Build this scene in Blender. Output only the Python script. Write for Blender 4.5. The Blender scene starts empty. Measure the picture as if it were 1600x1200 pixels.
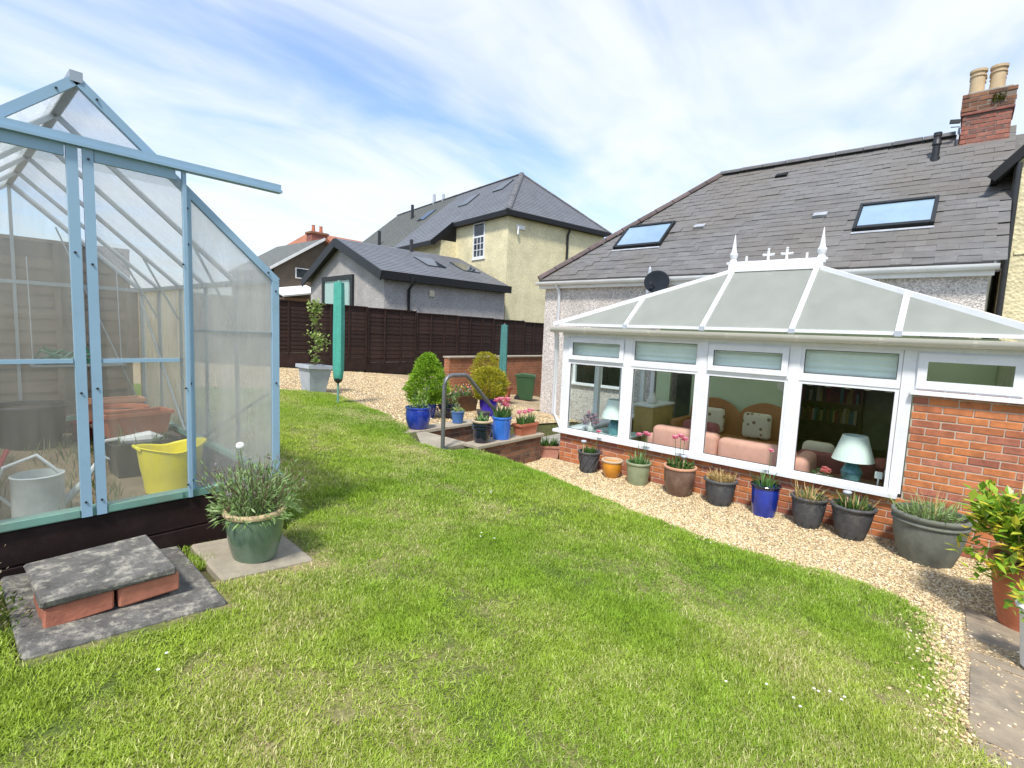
import bpy, math, random
import numpy as np
from mathutils import Vector, Matrix, noise as mnoise
random.seed(7); np.random.seed(7)
R = math.radians
scn = bpy.context.scene
COL = scn.collection

# ------------------------------------------------------------------ camera
EYE = 2.0
cam = bpy.data.cameras.new('camera'); camo = bpy.data.objects.new('camera', cam); COL.objects.link(camo)
cr = Vector((0.659326, -0.75065393, 0.04251941)); cu = Vector((0.04810533, 0.09855413, 0.99396829)); cf = Vector((0.75031667, 0.65330373, -0.10108975))
camo.matrix_world = Matrix(((cr.x, cu.x, -cf.x, 0), (cr.y, cu.y, -cf.y, 0), (cr.z, cu.z, -cf.z, EYE), (0, 0, 0, 1)))
cam.sensor_width = 36; cam.lens = 36 * 795.47 / 1600; cam.clip_start = .05; cam.clip_end = 3000
scn.camera = camo

# ------------------------------------------------------------------ sky, sun, exposure
SUN_AZ = math.atan2(-.90, -.42)          # compass angle from +Y towards +X
SUN_EL = R(57)
w = bpy.data.worlds.new('World'); scn.world = w; w.use_nodes = True
nt = w.node_tree; N = nt.nodes; L = nt.links; N.clear()
out = N.new('ShaderNodeOutputWorld'); bg = N.new('ShaderNodeBackground'); bg.inputs['Strength'].default_value = .15
sky = N.new('ShaderNodeTexSky'); sky.sky_type = 'NISHITA'; sky.sun_disc = False
sky.sun_elevation = SUN_EL; sky.sun_rotation = SUN_AZ; sky.air_density = 1.0; sky.dust_density = .6; sky.ozone_density = 2.5
tc = N.new('ShaderNodeTexCoord'); sep = N.new('ShaderNodeSeparateXYZ'); L.new(tc.outputs['Generated'], sep.inputs[0])
def wm(op, a, b=None):
    m = N.new('ShaderNodeMath'); m.operation = op
    for i, x in enumerate((a, b)):
        if x is None: continue
        if isinstance(x, (int, float)): m.inputs[i].default_value = x
        else: L.new(x, m.inputs[i])
    return m.outputs[0]
zz = wm('ADD', wm('MAXIMUM', sep.outputs[2], 0.0), .16)
px = wm('DIVIDE', sep.outputs[0], zz); py = wm('DIVIDE', sep.outputs[1], zz)
cmb = N.new('ShaderNodeCombineXYZ'); L.new(px, cmb.inputs[0]); L.new(py, cmb.inputs[1])
mp = N.new('ShaderNodeMapping'); mp.inputs['Rotation'].default_value = (0, 0, R(62)); mp.inputs['Scale'].default_value = (.6, 1.35, 1); mp.inputs['Location'].default_value = (5.1, 2.6, 0)
L.new(cmb.outputs[0], mp.inputs[0])
n1 = N.new('ShaderNodeTexNoise'); n1.inputs['Scale'].default_value = .62; n1.inputs['Detail'].default_value = 6; n1.inputs['Roughness'].default_value = .55; n1.inputs['Distortion'].default_value = .5
L.new(mp.outputs[0], n1.inputs['Vector'])
n2 = N.new('ShaderNodeTexNoise'); n2.inputs['Scale'].default_value = 2.1; n2.inputs['Detail'].default_value = 7; n2.inputs['Roughness'].default_value = .5; n2.inputs['Distortion'].default_value = .9
L.new(mp.outputs[0], n2.inputs['Vector'])
sm_ = wm('ADD', wm('MULTIPLY', n1.outputs[0], .58), wm('MULTIPLY', n2.outputs[0], .42))
hz = wm('MULTIPLY', wm('POWER', wm('SUBTRACT', 1.0, wm('MINIMUM', wm('MAXIMUM', sep.outputs[2], 0.0), 1.0)), 7.0), .16)
rmp = N.new('ShaderNodeValToRGB'); rmp.color_ramp.elements[0].position = .33; rmp.color_ramp.elements[1].position = .66
rmp.color_ramp.elements[0].color = (.08, .08, .08, 1); rmp.color_ramp.elements[1].color = (.93, .93, .93, 1); rmp.color_ramp.interpolation = 'EASE'
L.new(wm('ADD', sm_, hz), rmp.inputs[0])
mx = N.new('ShaderNodeMixRGB'); L.new(rmp.outputs[0], mx.inputs[0]); tint = N.new('ShaderNodeMixRGB'); tint.blend_type = 'MULTIPLY'; tint.inputs[0].default_value = 1; tint.inputs[2].default_value = (.86, 1.0, 1.16, 1); L.new(sky.outputs[0], tint.inputs[1]); L.new(tint.outputs[0], mx.inputs[1]); mx.inputs[2].default_value = (4.05, 4.25, 4.5, 1)
L.new(mx.outputs[0], bg.inputs[0]); L.new(bg.outputs[0], out.inputs[0])

sun = bpy.data.lights.new('sun', 'SUN'); sun.energy = 3.0; sun.angle = R(7); sun.color = (1, .95, .87)
suno = bpy.data.objects.new('sun', sun); COL.objects.link(suno)
sv = Vector((math.sin(SUN_AZ) * math.cos(SUN_EL), math.cos(SUN_AZ) * math.cos(SUN_EL), math.sin(SUN_EL)))
suno.rotation_euler = sv.to_track_quat('Z', 'Y').to_euler(); suno.location = sv * 60
scn.view_settings.view_transform = 'Standard'; scn.view_settings.look = 'None'; scn.view_settings.gamma = 1; scn.view_settings.exposure = .76
scn.cycles.use_denoising = True; scn.cycles.max_bounces = 10; scn.cycles.transparent_max_bounces = 24; scn.cycles.sample_clamp_indirect = 6

# ------------------------------------------------------------------ materials
def newmat(name):
    m = bpy.data.materials.new(name); m.use_nodes = True
    return m, m.node_tree, m.node_tree.nodes['Principled BSDF']
def rgb(c): return (c[0], c[1], c[2], 1)
def tex(nt, kind, scale, coord, **kw):
    n = nt.nodes.new('ShaderNodeTex' + kind)
    n.inputs['Scale'].default_value = scale
    for k, v in kw.items(): n.inputs[k].default_value = v
    nt.links.new(coord, n.inputs['Vector']); return n
def mixc(nt, fac, a, b, mode='MIX'):
    n = nt.nodes.new('ShaderNodeMixRGB'); n.blend_type = mode
    for i, x in enumerate((fac, a, b)):
        if isinstance(x, (int, float)): n.inputs[i].default_value = x
        elif isinstance(x, tuple): n.inputs[i].default_value = rgb(x)
        else: nt.links.new(x, n.inputs[i])
    return n.outputs[0]
def ramp(nt, fac, stops):
    n = nt.nodes.new('ShaderNodeValToRGB'); e = n.color_ramp.elements
    while len(e) < len(stops): e.new(.5)
    for i, (p, c) in enumerate(stops): e[i].position = p; e[i].color = rgb(c) if isinstance(c, tuple) else (c, c, c, 1)
    nt.links.new(fac, n.inputs[0]); return n.outputs[0]
def bump(nt, bs, h, strength, dist=.01):
    b = nt.nodes.new('ShaderNodeBump'); b.inputs['Strength'].default_value = strength; b.inputs['Distance'].default_value = dist
    nt.links.new(h, b.inputs['Height']); nt.links.new(b.outputs[0], bs.inputs['Normal'])
def sc3(c, k): return (c[0] * k, c[1] * k, c[2] * k)
def mat(name, col, rough=.6, var=.18, scale=5, col2=None, bmp=0, bscale=60, bdist=.004, metal=0, rnd=0, dirt=None, dirtscale=3, dirtamt=.6, coat=0, spec=.5):
    m, nt, bs = newmat(name)
    co = nt.nodes.new('ShaderNodeTexCoord').outputs['Object']
    n = tex(nt, 'Noise', scale, co, Detail=6, Roughness=.65)
    c = mixc(nt, ramp(nt, n.outputs[0], [(.3, 0.), (.7, 1.)]), sc3(col, 1 - var), col2 or sc3(col, 1 + var))
    if rnd:
        oi = nt.nodes.new('ShaderNodeObjectInfo')
        c = mixc(nt, 1.0, c, ramp(nt, oi.outputs['Random'], [(0, 1 - rnd), (1, 1 + rnd * .6)]), 'MULTIPLY')
    if dirt:
        d = tex(nt, 'Noise', dirtscale, co, Detail=9, Roughness=.7)
        c = mixc(nt, ramp(nt, d.outputs[0], [(.5, 0.), (.68, dirtamt)]), c, dirt)
    nt.links.new(c, bs.inputs['Base Color'])
    bs.inputs['Roughness'].default_value = rough; bs.inputs['Metallic'].default_value = metal
    bs.inputs['Coat Weight'].default_value = coat; bs.inputs['Specular IOR Level'].default_value = spec
    if bmp:
        b = tex(nt, 'Noise', bscale, co, Detail=5, Roughness=.7); bump(nt, bs, b.outputs[0], bmp, bdist)
    return m
def leafmat(name, stops, rough=.5, trans=.35):
    m, nt, bs = newmat(name)
    g = nt.nodes.new('ShaderNodeNewGeometry')
    c = ramp(nt, g.outputs['Random Per Island'], stops)
    nt.links.new(c, bs.inputs['Base Color']); bs.inputs['Roughness'].default_value = rough; bs.inputs['Specular IOR Level'].default_value = .35
    t = nt.nodes.new('ShaderNodeBsdfTranslucent'); nt.links.new(c, t.inputs[0])
    mx = nt.nodes.new('ShaderNodeMixShader'); mx.inputs[0].default_value = trans
    nt.links.new(bs.outputs[0], mx.inputs[1]); nt.links.new(t.outputs[0], mx.inputs[2])
    nt.links.new(mx.outputs[0], nt.nodes['Material Output'].inputs[0]); return m
def glassmat(name, tint=(.95, .98, .97), gloss=1.0, haze=0, hazecol=(.7, .74, .74), streak=False, back=.5, tcol=None):
    m = bpy.data.materials.new(name); m.use_nodes = True; nt = m.node_tree; nt.nodes.clear()
    o = nt.nodes.new('ShaderNodeOutputMaterial'); t = nt.nodes.new('ShaderNodeBsdfTransparent'); t.inputs[0].default_value = rgb(tint)
    g = nt.nodes.new('ShaderNodeBsdfGlossy'); g.inputs['Roughness'].default_value = .02
    base = t.outputs[0]
    if haze:
        d = nt.nodes.new('ShaderNodeBsdfDiffuse'); d.inputs[0].default_value = rgb(hazecol)
        gp_ = nt.nodes.new('ShaderNodeNewGeometry').outputs['Position']; gn = tex(nt, 'Noise', 3.5, gp_, Detail=8, Roughness=.7)
        nt.links.new(mixc(nt, 1.0, hazecol, ramp(nt, gn.outputs[0], [(.3, .86), (.7, 1.08)]), 'MULTIPLY'), d.inputs[0])
        tl = nt.nodes.new('ShaderNodeBsdfTranslucent'); tl.inputs[0].default_value = rgb(tcol or hazecol)
        dm = nt.nodes.new('ShaderNodeMixShader'); dm.inputs[0].default_value = back
        nt.links.new(d.outputs[0], dm.inputs[1]); nt.links.new(tl.outputs[0], dm.inputs[2])
        h = nt.nodes.new('ShaderNodeMixShader'); h.inputs[0].default_value = haze
        if streak:
            co = nt.nodes.new('ShaderNodeTexCoord').outputs['Object']
            mpn = nt.nodes.new('ShaderNodeMapping'); mpn.inputs['Scale'].default_value = (6, 6, .8); nt.links.new(co, mpn.inputs[0])
            n = tex(nt, 'Noise', 1.6, mpn.outputs[0], Detail=8, Roughness=.7)
            v = tex(nt, 'Noise', 2.2, co, Detail=5)
            mm = nt.nodes.new('ShaderNodeMath'); mm.operation = 'ADD'; nt.links.new(n.outputs[0], mm.inputs[0]); nt.links.new(v.outputs[0], mm.inputs[1])
            nt.links.new(ramp(nt, mm.outputs[0], [(.7, haze * .55), (1.25, min(1, haze * 1.45))]) if False else ramp(nt, n.outputs[0], [(.3, haze * .6), (.75, min(1, haze * 1.4))]), h.inputs[0])
        nt.links.new(t.outputs[0], h.inputs[1]); nt.links.new(dm.outputs[0], h.inputs[2]); base = h.outputs[0]
    f = nt.nodes.new('ShaderNodeFresnel'); f.inputs[0].default_value = 1.45
    fm = nt.nodes.new('ShaderNodeMath'); fm.operation = 'MULTIPLY'; fm.inputs[1].default_value = gloss; nt.links.new(f.outputs[0], fm.inputs[0])
    gb = nt.nodes.new('ShaderNodeNewGeometry'); inv = nt.nodes.new('ShaderNodeMath'); inv.operation = 'SUBTRACT'; inv.inputs[0].default_value = 1; nt.links.new(gb.outputs['Backfacing'], inv.inputs[1])
    fb_ = nt.nodes.new('ShaderNodeMath'); fb_.operation = 'MULTIPLY'; nt.links.new(fm.outputs[0], fb_.inputs[0]); nt.links.new(inv.outputs[0], fb_.inputs[1])
    mx = nt.nodes.new('ShaderNodeMixShader'); nt.links.new(fb_.outputs[0], mx.inputs[0]); nt.links.new(base, mx.inputs[1]); nt.links.new(g.outputs[0], mx.inputs[2])
    nt.links.new(mx.outputs[0], o.inputs[0]); return m

M = {}
M['upvc'] = mat('upvc', (.76, .77, .79), .35, .04, 3, dirt=(.62, .62, .60), dirtscale=4, dirtamt=.5)
M['gutter'] = mat('gutter', (.62, .60, .53), .4, .06, 3)
M['white_paint'] = mat('white_paint', (.78, .78, .77), .45, .06, 3, dirt=(.5, .49, .45), dirtscale=2, dirtamt=.35)
M['alu_blue'] = mat('greenhouse_paint', (.27, .42, .55), .5, .08, 3, dirt=(.20, .30, .36), dirtscale=6, dirtamt=.4)
M['alu_grey'] = mat('greenhouse_bar', (.36, .40, .42), .4, .1, 3, metal=.5)
M['alu_green'] = mat('greenhouse_sill', (.16, .32, .26), .5, .15, 5, dirt=(.2, .2, .15))
M['poly_clear'] = glassmat('door_glazing', (.97, .98, .97), .5, .14, (.80, .75, .66), True)
M['poly_thin'] = glassmat('gable_glazing', (.96, .97, .97), .4, .06, (.7, .7, .7), True)
M['poly_milk'] = glassmat('milky_glazing', (.97, .98, .98), .4, .37, (.82, .80, .75), True, .6)
M['poly_roof'] = glassmat('roof_glazing', (.97, .98, .98), .4, .26, (.82, .83, .84), True, .8)
M['glass'] = glassmat('window_glass', (.94, .97, .96), .9)
M['dark_glass'] = mat('dark_glass', (.03, .04, .05), .06, .3, 2)
M['painted_sky_glass'] = mat('roof_window_sky_tint', (.25, .36, .46), .08, .12, 2, coat=1, spec=1)  # pale blue sky reflection put into the base colour of the panes
M['blind'] = mat('blind_cloth', (.88, .92, .87), .8, .05, 4)
M['plank'] = mat('stained_plank', (.017, .008, .0075), .7, .35, 3, bmp=.5, bscale=25, dirt=(.04, .026, .022), dirtscale=5, dirtamt=.5, spec=.25)
M['fence'] = mat('fence_stain', (.032, .0165, .0125), .8, .35, 4, bmp=.6, bscale=22, rnd=.3, dirt=(.05, .03, .024), dirtscale=5, dirtamt=.5, spec=.3)
M['fence_old'] = mat('old_fence', (.10, .075, .058), .8, .3, 4, bmp=.5, bscale=22, rnd=.3)
M['concrete'] = mat('concrete', (.30, .28, .245), .9, .25, 7, bmp=.5, bscale=70, dirt=(.16, .155, .13), dirtscale=4, dirtamt=.6)
M['slab_old'] = mat('old_slab', (.125, .12, .11), .95, .45, 12, bmp=1, bscale=45, bdist=.012, dirt=(.50, .47, .38), dirtscale=17, dirtamt=.75)
M['slab_pale'] = mat('pale_slab', (.33, .29, .22), .95, .25, 6, bmp=.6, bscale=70, dirt=(.16, .14, .11), dirtscale=3.5, dirtamt=.6)
M['slab_path'] = mat('weathered_path', (.29, .235, .165), .95, .3, 5, bmp=.6, bscale=60, dirt=(.13, .115, .09), dirtscale=3, dirtamt=.75)
M['coping'] = mat('coping_slab', (.36, .31, .235), .9, .25, 6, bmp=.6, bscale=60, dirt=(.12, .10, .08), dirtscale=6, dirtamt=.6)
M['mortar'] = mat('mortar', (.46, .38, .30), .95, .15, 30, bmp=.4, bscale=150)
M['mortar_dark'] = mat('old_mortar', (.20, .16, .13), .95, .25, 20, bmp=.5, bscale=120)
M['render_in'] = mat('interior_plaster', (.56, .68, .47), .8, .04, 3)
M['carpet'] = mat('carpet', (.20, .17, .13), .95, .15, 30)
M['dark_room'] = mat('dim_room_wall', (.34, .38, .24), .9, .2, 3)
M['soil'] = mat('potting_soil', (.045, .032, .022), .95, .4, 40, bmp=1, bscale=90, bdist=.01)
M['peach'] = mat('peach_fabric', (.66, .34, .27), .85, .08, 12)
M['dark_rose'] = mat('rose_fabric', (.25, .07, .07), .85, .15, 12)
M['cream_fabric'] = mat('cream_fabric', (.62, .56, .42), .85, .08, 12)
M['wicker'] = mat('wicker', (.36, .16, .05), .6, .3, 50, bmp=.8, bscale=120)
M['shade'] = mat('lamp_shade_cloth', (.74, .82, .78), .8, .05, 8)
M['teal_glaze'] = mat('teal_glaze', (.12, .32, .36), .15, .3, 12, coat=.6)
M['pale_mint'] = mat('mint_cloth', (.45, .58, .54), .8, .06, 4)
M['wood'] = mat('brown_wood', (.16, .075, .03), .5, .3, 8)
M['pine'] = mat('pale_timber', (.50, .36, .13), .7, .2, 5, bmp=.3)
M['black'] = mat('black_plastic', (.02, .021, .024), .45, .2, 6)
M['fascia'] = mat('dark_fascia', (.010, .010, .011), .5, .2, 6, spec=.3)
M['grey_fascia'] = mat('grey_fascia', (.022, .025, .027), .5, .2, 6, spec=.3)
M['dish'] = mat('dish_grey', (.014, .018, .024), .9, .15, 6, spec=.2)
M['steel'] = mat('galvanised_rail', (.20, .20, .205), .45, .2, 14, metal=.6)
M['zinc'] = mat('galvanised_can', (.58, .63, .62), .45, .15, 9)
M['teal_cover'] = mat('teal_cover', (.07, .36, .28), .75, .15, 6, bmp=.5, bscale=9, bdist=.02)
M['dkgreen_cover'] = mat('dark_green_cover', (.055, .19, .175), .6, .15, 6, bmp=.5, bscale=9, bdist=.02)
M['bin_green'] = mat('bin_green', (.03, .085, .032), .5, .12, 6)
M['yellow'] = mat('yellow_plastic', (.95, .84, .006), .4, .06, 8)
M['terracotta'] = mat('terracotta', (.46, .145, .07), .75, .2, 7, bmp=.2, dirt=(.5, .3, .2), dirtscale=5, dirtamt=.4)
M['terracotta_pink'] = mat('aged_terracotta', (.42, .19, .135), .8, .2, 7, dirt=(.45, .3, .24), dirtscale=5, dirtamt=.5)
M['terra_pale'] = mat('pale_terracotta_rim', (.55, .29, .18), .8, .15, 7)
M['blue_glaze'] = mat('cobalt_glaze', (.012, .035, .30), .18, .4, 6, coat=.7, dirt=(.05, .09, .28), dirtscale=5, dirtamt=.5)
M['blue_mid'] = mat('mid_blue_glaze', (.035, .15, .55), .2, .25, 6, coat=.6)
M['blue_matt'] = mat('matt_blue', (.06, .15, .36), .5, .2, 6)
M['navy'] = mat('navy_glaze', (.008, .012, .03), .15, .4, 7, coat=.8)
M['violet_glaze'] = mat('violet_blue_glaze', (.03, .012, .40), .2, .25, 7, coat=.6)
M['lead'] = mat('lead_grey', (.065, .068, .075), .6, .3, 14, bmp=.7, bscale=30, bdist=.01, dirt=(.17, .16, .135), dirtscale=5, dirtamt=.5)
M['ochre'] = mat('ochre_glaze', (.58, .24, .022), .25, .25, 7, coat=.5)
M['ochre_rim'] = mat('unglazed_rim', (.52, .40, .27), .7, .15, 9)
M['sage'] = mat('sage_glaze', (.25, .29, .17), .4, .2, 9, coat=.15, dirt=(.33, .33, .24), dirtscale=6, dirtamt=.5)
M['sage_dark'] = mat('sea_green_glaze', (.11, .17, .115), .22, .25, 4, coat=.5)
M['brown_pot'] = mat('brown_stoneware', (.15, .09, .066), .4, .3, 7, coat=.2, dirt=(.3, .24, .19), dirtscale=6, dirtamt=.4)
M['stone_pot'] = mat('mossy_stone_grey', (.15, .16, .135), .8, .35, 6, bmp=.5, bscale=30, dirt=(.09, .10, .05))
M['pale_pot'] = mat('pale_grey_plastic', (.42, .45, .50), .5, .12, 5)
M['white_pot'] = mat('white_pot', (.72, .72, .70), .5, .06, 5)
M['pink'] = leafmat('pink_petals', [(0, (.62, .10, .22)), (.5, (.85, .25, .40)), (1, (.95, .55, .62))], .5, .3)
M['coral'] = leafmat('coral_petals', [(0, (.65, .08, .10)), (1, (.9, .35, .33))], .5, .3)
M['purple'] = leafmat('purple_petals', [(0, (.02, .012, .10)), (.6, (.07, .04, .25)), (1, (.2, .13, .4))], .5, .2)
M['mixed_petals'] = leafmat('mixed_petals', [(0, (.7, .4, .03)), (.35, (.55, .12, .1)), (.7, (.75, .6, .45)), (1, (.35, .2, .35))], .5, .2)
M['lav_petals'] = leafmat('faded_lavender', [(0, (.13, .11, .13)), (.5, (.27, .22, .26)), (1, (.38, .33, .33))], .7, .2)
M['tulip_leaf'] = leafmat('bulb_leaves', [(0, (.05, .13, .03)), (.6, (.11, .24, .06)), (1, (.22, .36, .12))], .45)
M['dark_leaf'] = leafmat('dark_leaves', [(0, (.03, .08, .015)), (.6, (.07, .17, .03)), (1, (.14, .27, .06))], .45)
M['dry_leaf'] = leafmat('dry_leaves', [(0, (.30, .19, .07)), (.5, (.55, .40, .16)), (1, (.72, .58, .30))], .7)
M['lav_leaf'] = leafmat('lavender_leaves', [(0, (.12, .21, .05)), (.5, (.26, .40, .13)), (1, (.46, .58, .30))], .6)
M['conifer'] = leafmat('conifer_green', [(0, (.09, .20, .01)), (.5, (.24, .44, .025)), (1, (.44, .62, .06))], .6)
M['gold_conifer'] = leafmat('golden_conifer', [(0, (.17, .19, .012)), (.5, (.40, .38, .022)), (1, (.62, .56, .06))], .6)
M['laurel'] = leafmat('spotted_laurel', [(0, (.10, .24, .02)), (.45, (.26, .44, .04)), (.75, (.46, .56, .07)), (.88, (.72, .60, .06)), (1, (.82, .64, .08))], .3)
M['shrub_leaf'] = leafmat('young_leaves', [(0, (.16, .28, .05)), (.6, (.34, .48, .12)), (1, (.58, .60, .28))], .5)
M['weed'] = leafmat('weeds', [(0, (.06, .11, .02)), (.6, (.14, .2, .05)), (1, (.28, .26, .1))], .6)
M['twig'] = mat('twigs', (.16, .11, .07), .8, .3, 20)
M['stem'] = mat('green_stems', (.10, .18, .05), .6, .3, 20)
M['bud'] = leafmat('pale_buds', [(0, (.4, .33, .2)), (1, (.7, .62, .45))], .7)
M['daisy'] = mat('daisy_white', (.8, .8, .78), .6, .05, 10)
M['picture'] = mat('print', (.30, .25, .16), .5, .5, 9, col2=(.1, .14, .08))
M['metal_white'] = mat('ornament_white', (.75, .75, .72), .4, .1, 8)
M['red'] = mat('red_paint', (.38, .04, .04), .5, .2, 6)
M['green_plastic'] = mat('green_plastic', (.02, .13, .07), .5, .2, 6)
M['lead_flash'] = mat('lead_flashing', (.33, .35, .38), .6, .2, 8, dirt=(.5, .5, .5), dirtscale=5)
M['moss'] = leafmat('moss', [(0, (.09, .09, .01)), (1, (.2, .2, .03))], .9, .1)
M['buff'] = mat('buff_clay', (.56, .42, .25), .8, .15, 8, dirt=(.3, .2, .14), dirtscale=4)

def brickmat(name, stops, dirt=None):
    m, nt, bs = newmat(name)
    oi = nt.nodes.new('ShaderNodeObjectInfo'); co = nt.nodes.new('ShaderNodeTexCoord').outputs['Object']
    c = ramp(nt, oi.outputs['Random'], stops)
    va = nt.nodes.new('ShaderNodeVectorMath'); va.operation = 'ADD'; nt.links.new(co, va.inputs[0]); nt.links.new(oi.outputs['Location'], va.inputs[1])
    n = tex(nt, 'Noise', 9, va.outputs[0], Detail=7, Roughness=.7)
    c = mixc(nt, 1.0, c, ramp(nt, n.outputs[0], [(.25, .62), (.75, 1.32)]), 'MULTIPLY')
    if dirt:
        d = tex(nt, 'Noise', 4, va.outputs[0], Detail=8); c = mixc(nt, ramp(nt, d.outputs[0], [(.48, 0.), (.66, .75)]), c, dirt)
    nt.links.new(c, bs.inputs['Base Color']); bs.inputs['Roughness'].default_value = .88
    b = tex(nt, 'Noise', 70, va.outputs[0], Detail=5); bump(nt, bs, b.outputs[0], .5, .004); return m
M['brick'] = brickmat('orange_brick', [(0, (.31, .105, .068)), (.3, (.44, .150, .058)), (.65, (.52, .185, .064)), (.85, (.43, .165, .10)), (1, (.34, .115, .07))])
M['brick_brown'] = brickmat('brown_brick', [(0, (.12, .055, .03)), (.5, (.20, .09, .05)), (1, (.27, .13, .07))], (.06, .045, .035))
M['brick_red'] = brickmat('chimney_brick', [(0, (.22, .085, .065)), (.5, (.33, .12, .085)), (1, (.40, .17, .12))], (.10, .08, .075))

def pebble(name, col, lo=.6, hi=1.35, scale=55, streak=.0):
    m, nt, bs = newmat(name); co = nt.nodes.new('ShaderNodeTexCoord').outputs['Object']
    v = tex(nt, 'Voronoi', scale, co); n = tex(nt, 'Noise', 1.3, co, Detail=5); f = tex(nt, 'Noise', 14, co, Detail=5)
    bw = nt.nodes.new('ShaderNodeRGBToBW'); nt.links.new(v.outputs['Color'], bw.inputs[0])
    c = mixc(nt, 1.0, col, ramp(nt, bw.outputs[0], [(.1, lo), (.9, hi)]), 'MULTIPLY')
    c = mixc(nt, 1.0, c, ramp(nt, n.outputs[0], [(.3, .84), (.7, 1.1)]), 'MULTIPLY')
    c = mixc(nt, 1.0, c, ramp(nt, f.outputs[0], [(.3, .9), (.7, 1.08)]), 'MULTIPLY')
    nt.links.new(c, bs.inputs['Base Color']); bs.inputs['Roughness'].default_value = .95
    bump(nt, bs, v.outputs['Distance'], .7, .012); return m
M['pebbledash'] = pebble('pebbledash', (.58, .53, .49))
M['grey_dash'] = pebble('grey_roughcast', (.41, .385, .36), .8, 1.15, 30)
M['cream_dash'] = pebble('cream_roughcast', (.70, .63, .40), .88, 1.1, 24)
M['brown_dash'] = pebble('brown_roughcast', (.13, .10, .075), .8, 1.15, 30)
def slatemat():
    m, nt, bs = newmat('roof_slate'); g = nt.nodes.new('ShaderNodeNewGeometry').outputs['Position']; oi = nt.nodes.new('ShaderNodeObjectInfo')
    mpn = nt.nodes.new('ShaderNodeMapping'); mpn.inputs['Scale'].default_value = (4, 1, 4); nt.links.new(g, mpn.inputs[0])
    n = tex(nt, 'Noise', 2.6, mpn.outputs[0], Detail=8, Roughness=.7); big = tex(nt, 'Noise', .7, g, Detail=5); sp = tex(nt, 'Noise', 9, g, Detail=9, Roughness=.8)
    c = mixc(nt, ramp(nt, n.outputs[0], [(.3, 0.), (.7, 1.)]), (.098, .096, .096), (.178, .174, .170))
    c = mixc(nt, ramp(nt, big.outputs[0], [(.42, 0.), (.62, .6)]), c, (.13, .115, .095))
    c = mixc(nt, ramp(nt, sp.outputs[0], [(.60, 0.), (.68, .7)]), c, (.28, .265, .215))
    c = mixc(nt, 1.0, c, ramp(nt, oi.outputs['Random'], [(0, .90), (1, 1.10)]), 'MULTIPLY')
    nt.links.new(c, bs.inputs['Base Color']); bs.inputs['Roughness'].default_value = .65; b = tex(nt, 'Noise', 40, g, Detail=5); bump(nt, bs, b.outputs[0], .5, .004); return m
M['slate'] = slatemat()
M['slate_new'] = mat('smooth_slate', (.15, .155, .168), .5, .15, 2, bmp=.2, bscale=20, dirt=(.19, .20, .22), dirtscale=1.5, dirtamt=.5)
M['slate_moss'] = mat('weathered_slate', (.11, .115, .105), .7, .2, 3, dirt=(.15, .16, .10), dirtscale=2, dirtamt=.6)
M['ridge_red'] = mat('ridge_clay', (.115, .082, .078), .8, .3, 7, rnd=.25, dirt=(.10, .10, .10), dirtscale=5)
M['ridge_grey'] = mat('ridge_grey', (.12, .12, .125), .8, .3, 7, rnd=.25)
M['red_tile'] = mat('red_roof_tile', (.34, .13, .07), .8, .3, 3)
M['conserv_roof'] = glassmat('roof_sheet', (.5, .55, .5), .25, .93, (.42, .435, .405), False, .5, (.9, .92, .86))

# brick-pattern wall too far off to build brick by brick
def brickwallmat():
    m, nt, bs = newmat('far_brickwork'); co = nt.nodes.new('ShaderNodeTexCoord').outputs['Object']
    mpn = nt.nodes.new('ShaderNodeMapping'); mpn.inputs['Rotation'].default_value = (R(90), 0, 0); nt.links.new(co, mpn.inputs[0])
    b = tex(nt, 'Brick', 1, mpn.outputs[0]); b.inputs['Brick Width'].default_value = .225; b.inputs['Row Height'].default_value = .075; b.inputs['Mortar Size'].default_value = .006
    b.inputs['Color1'].default_value = (.36, .13, .055, 1); b.inputs['Color2'].default_value = (.27, .10, .05, 1); b.inputs['Mortar'].default_value = (.30, .22, .15, 1)
    n = tex(nt, 'Noise', 3, co, Detail=6); c = mixc(nt, 1.0, b.outputs[0], ramp(nt, n.outputs[0], [(.3, .75), (.7, 1.2)]), 'MULTIPLY')
    nt.links.new(c, bs.inputs['Base Color']); bs.inputs['Roughness'].default_value = .9; return m
M['far_brick'] = brickwallmat()

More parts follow.
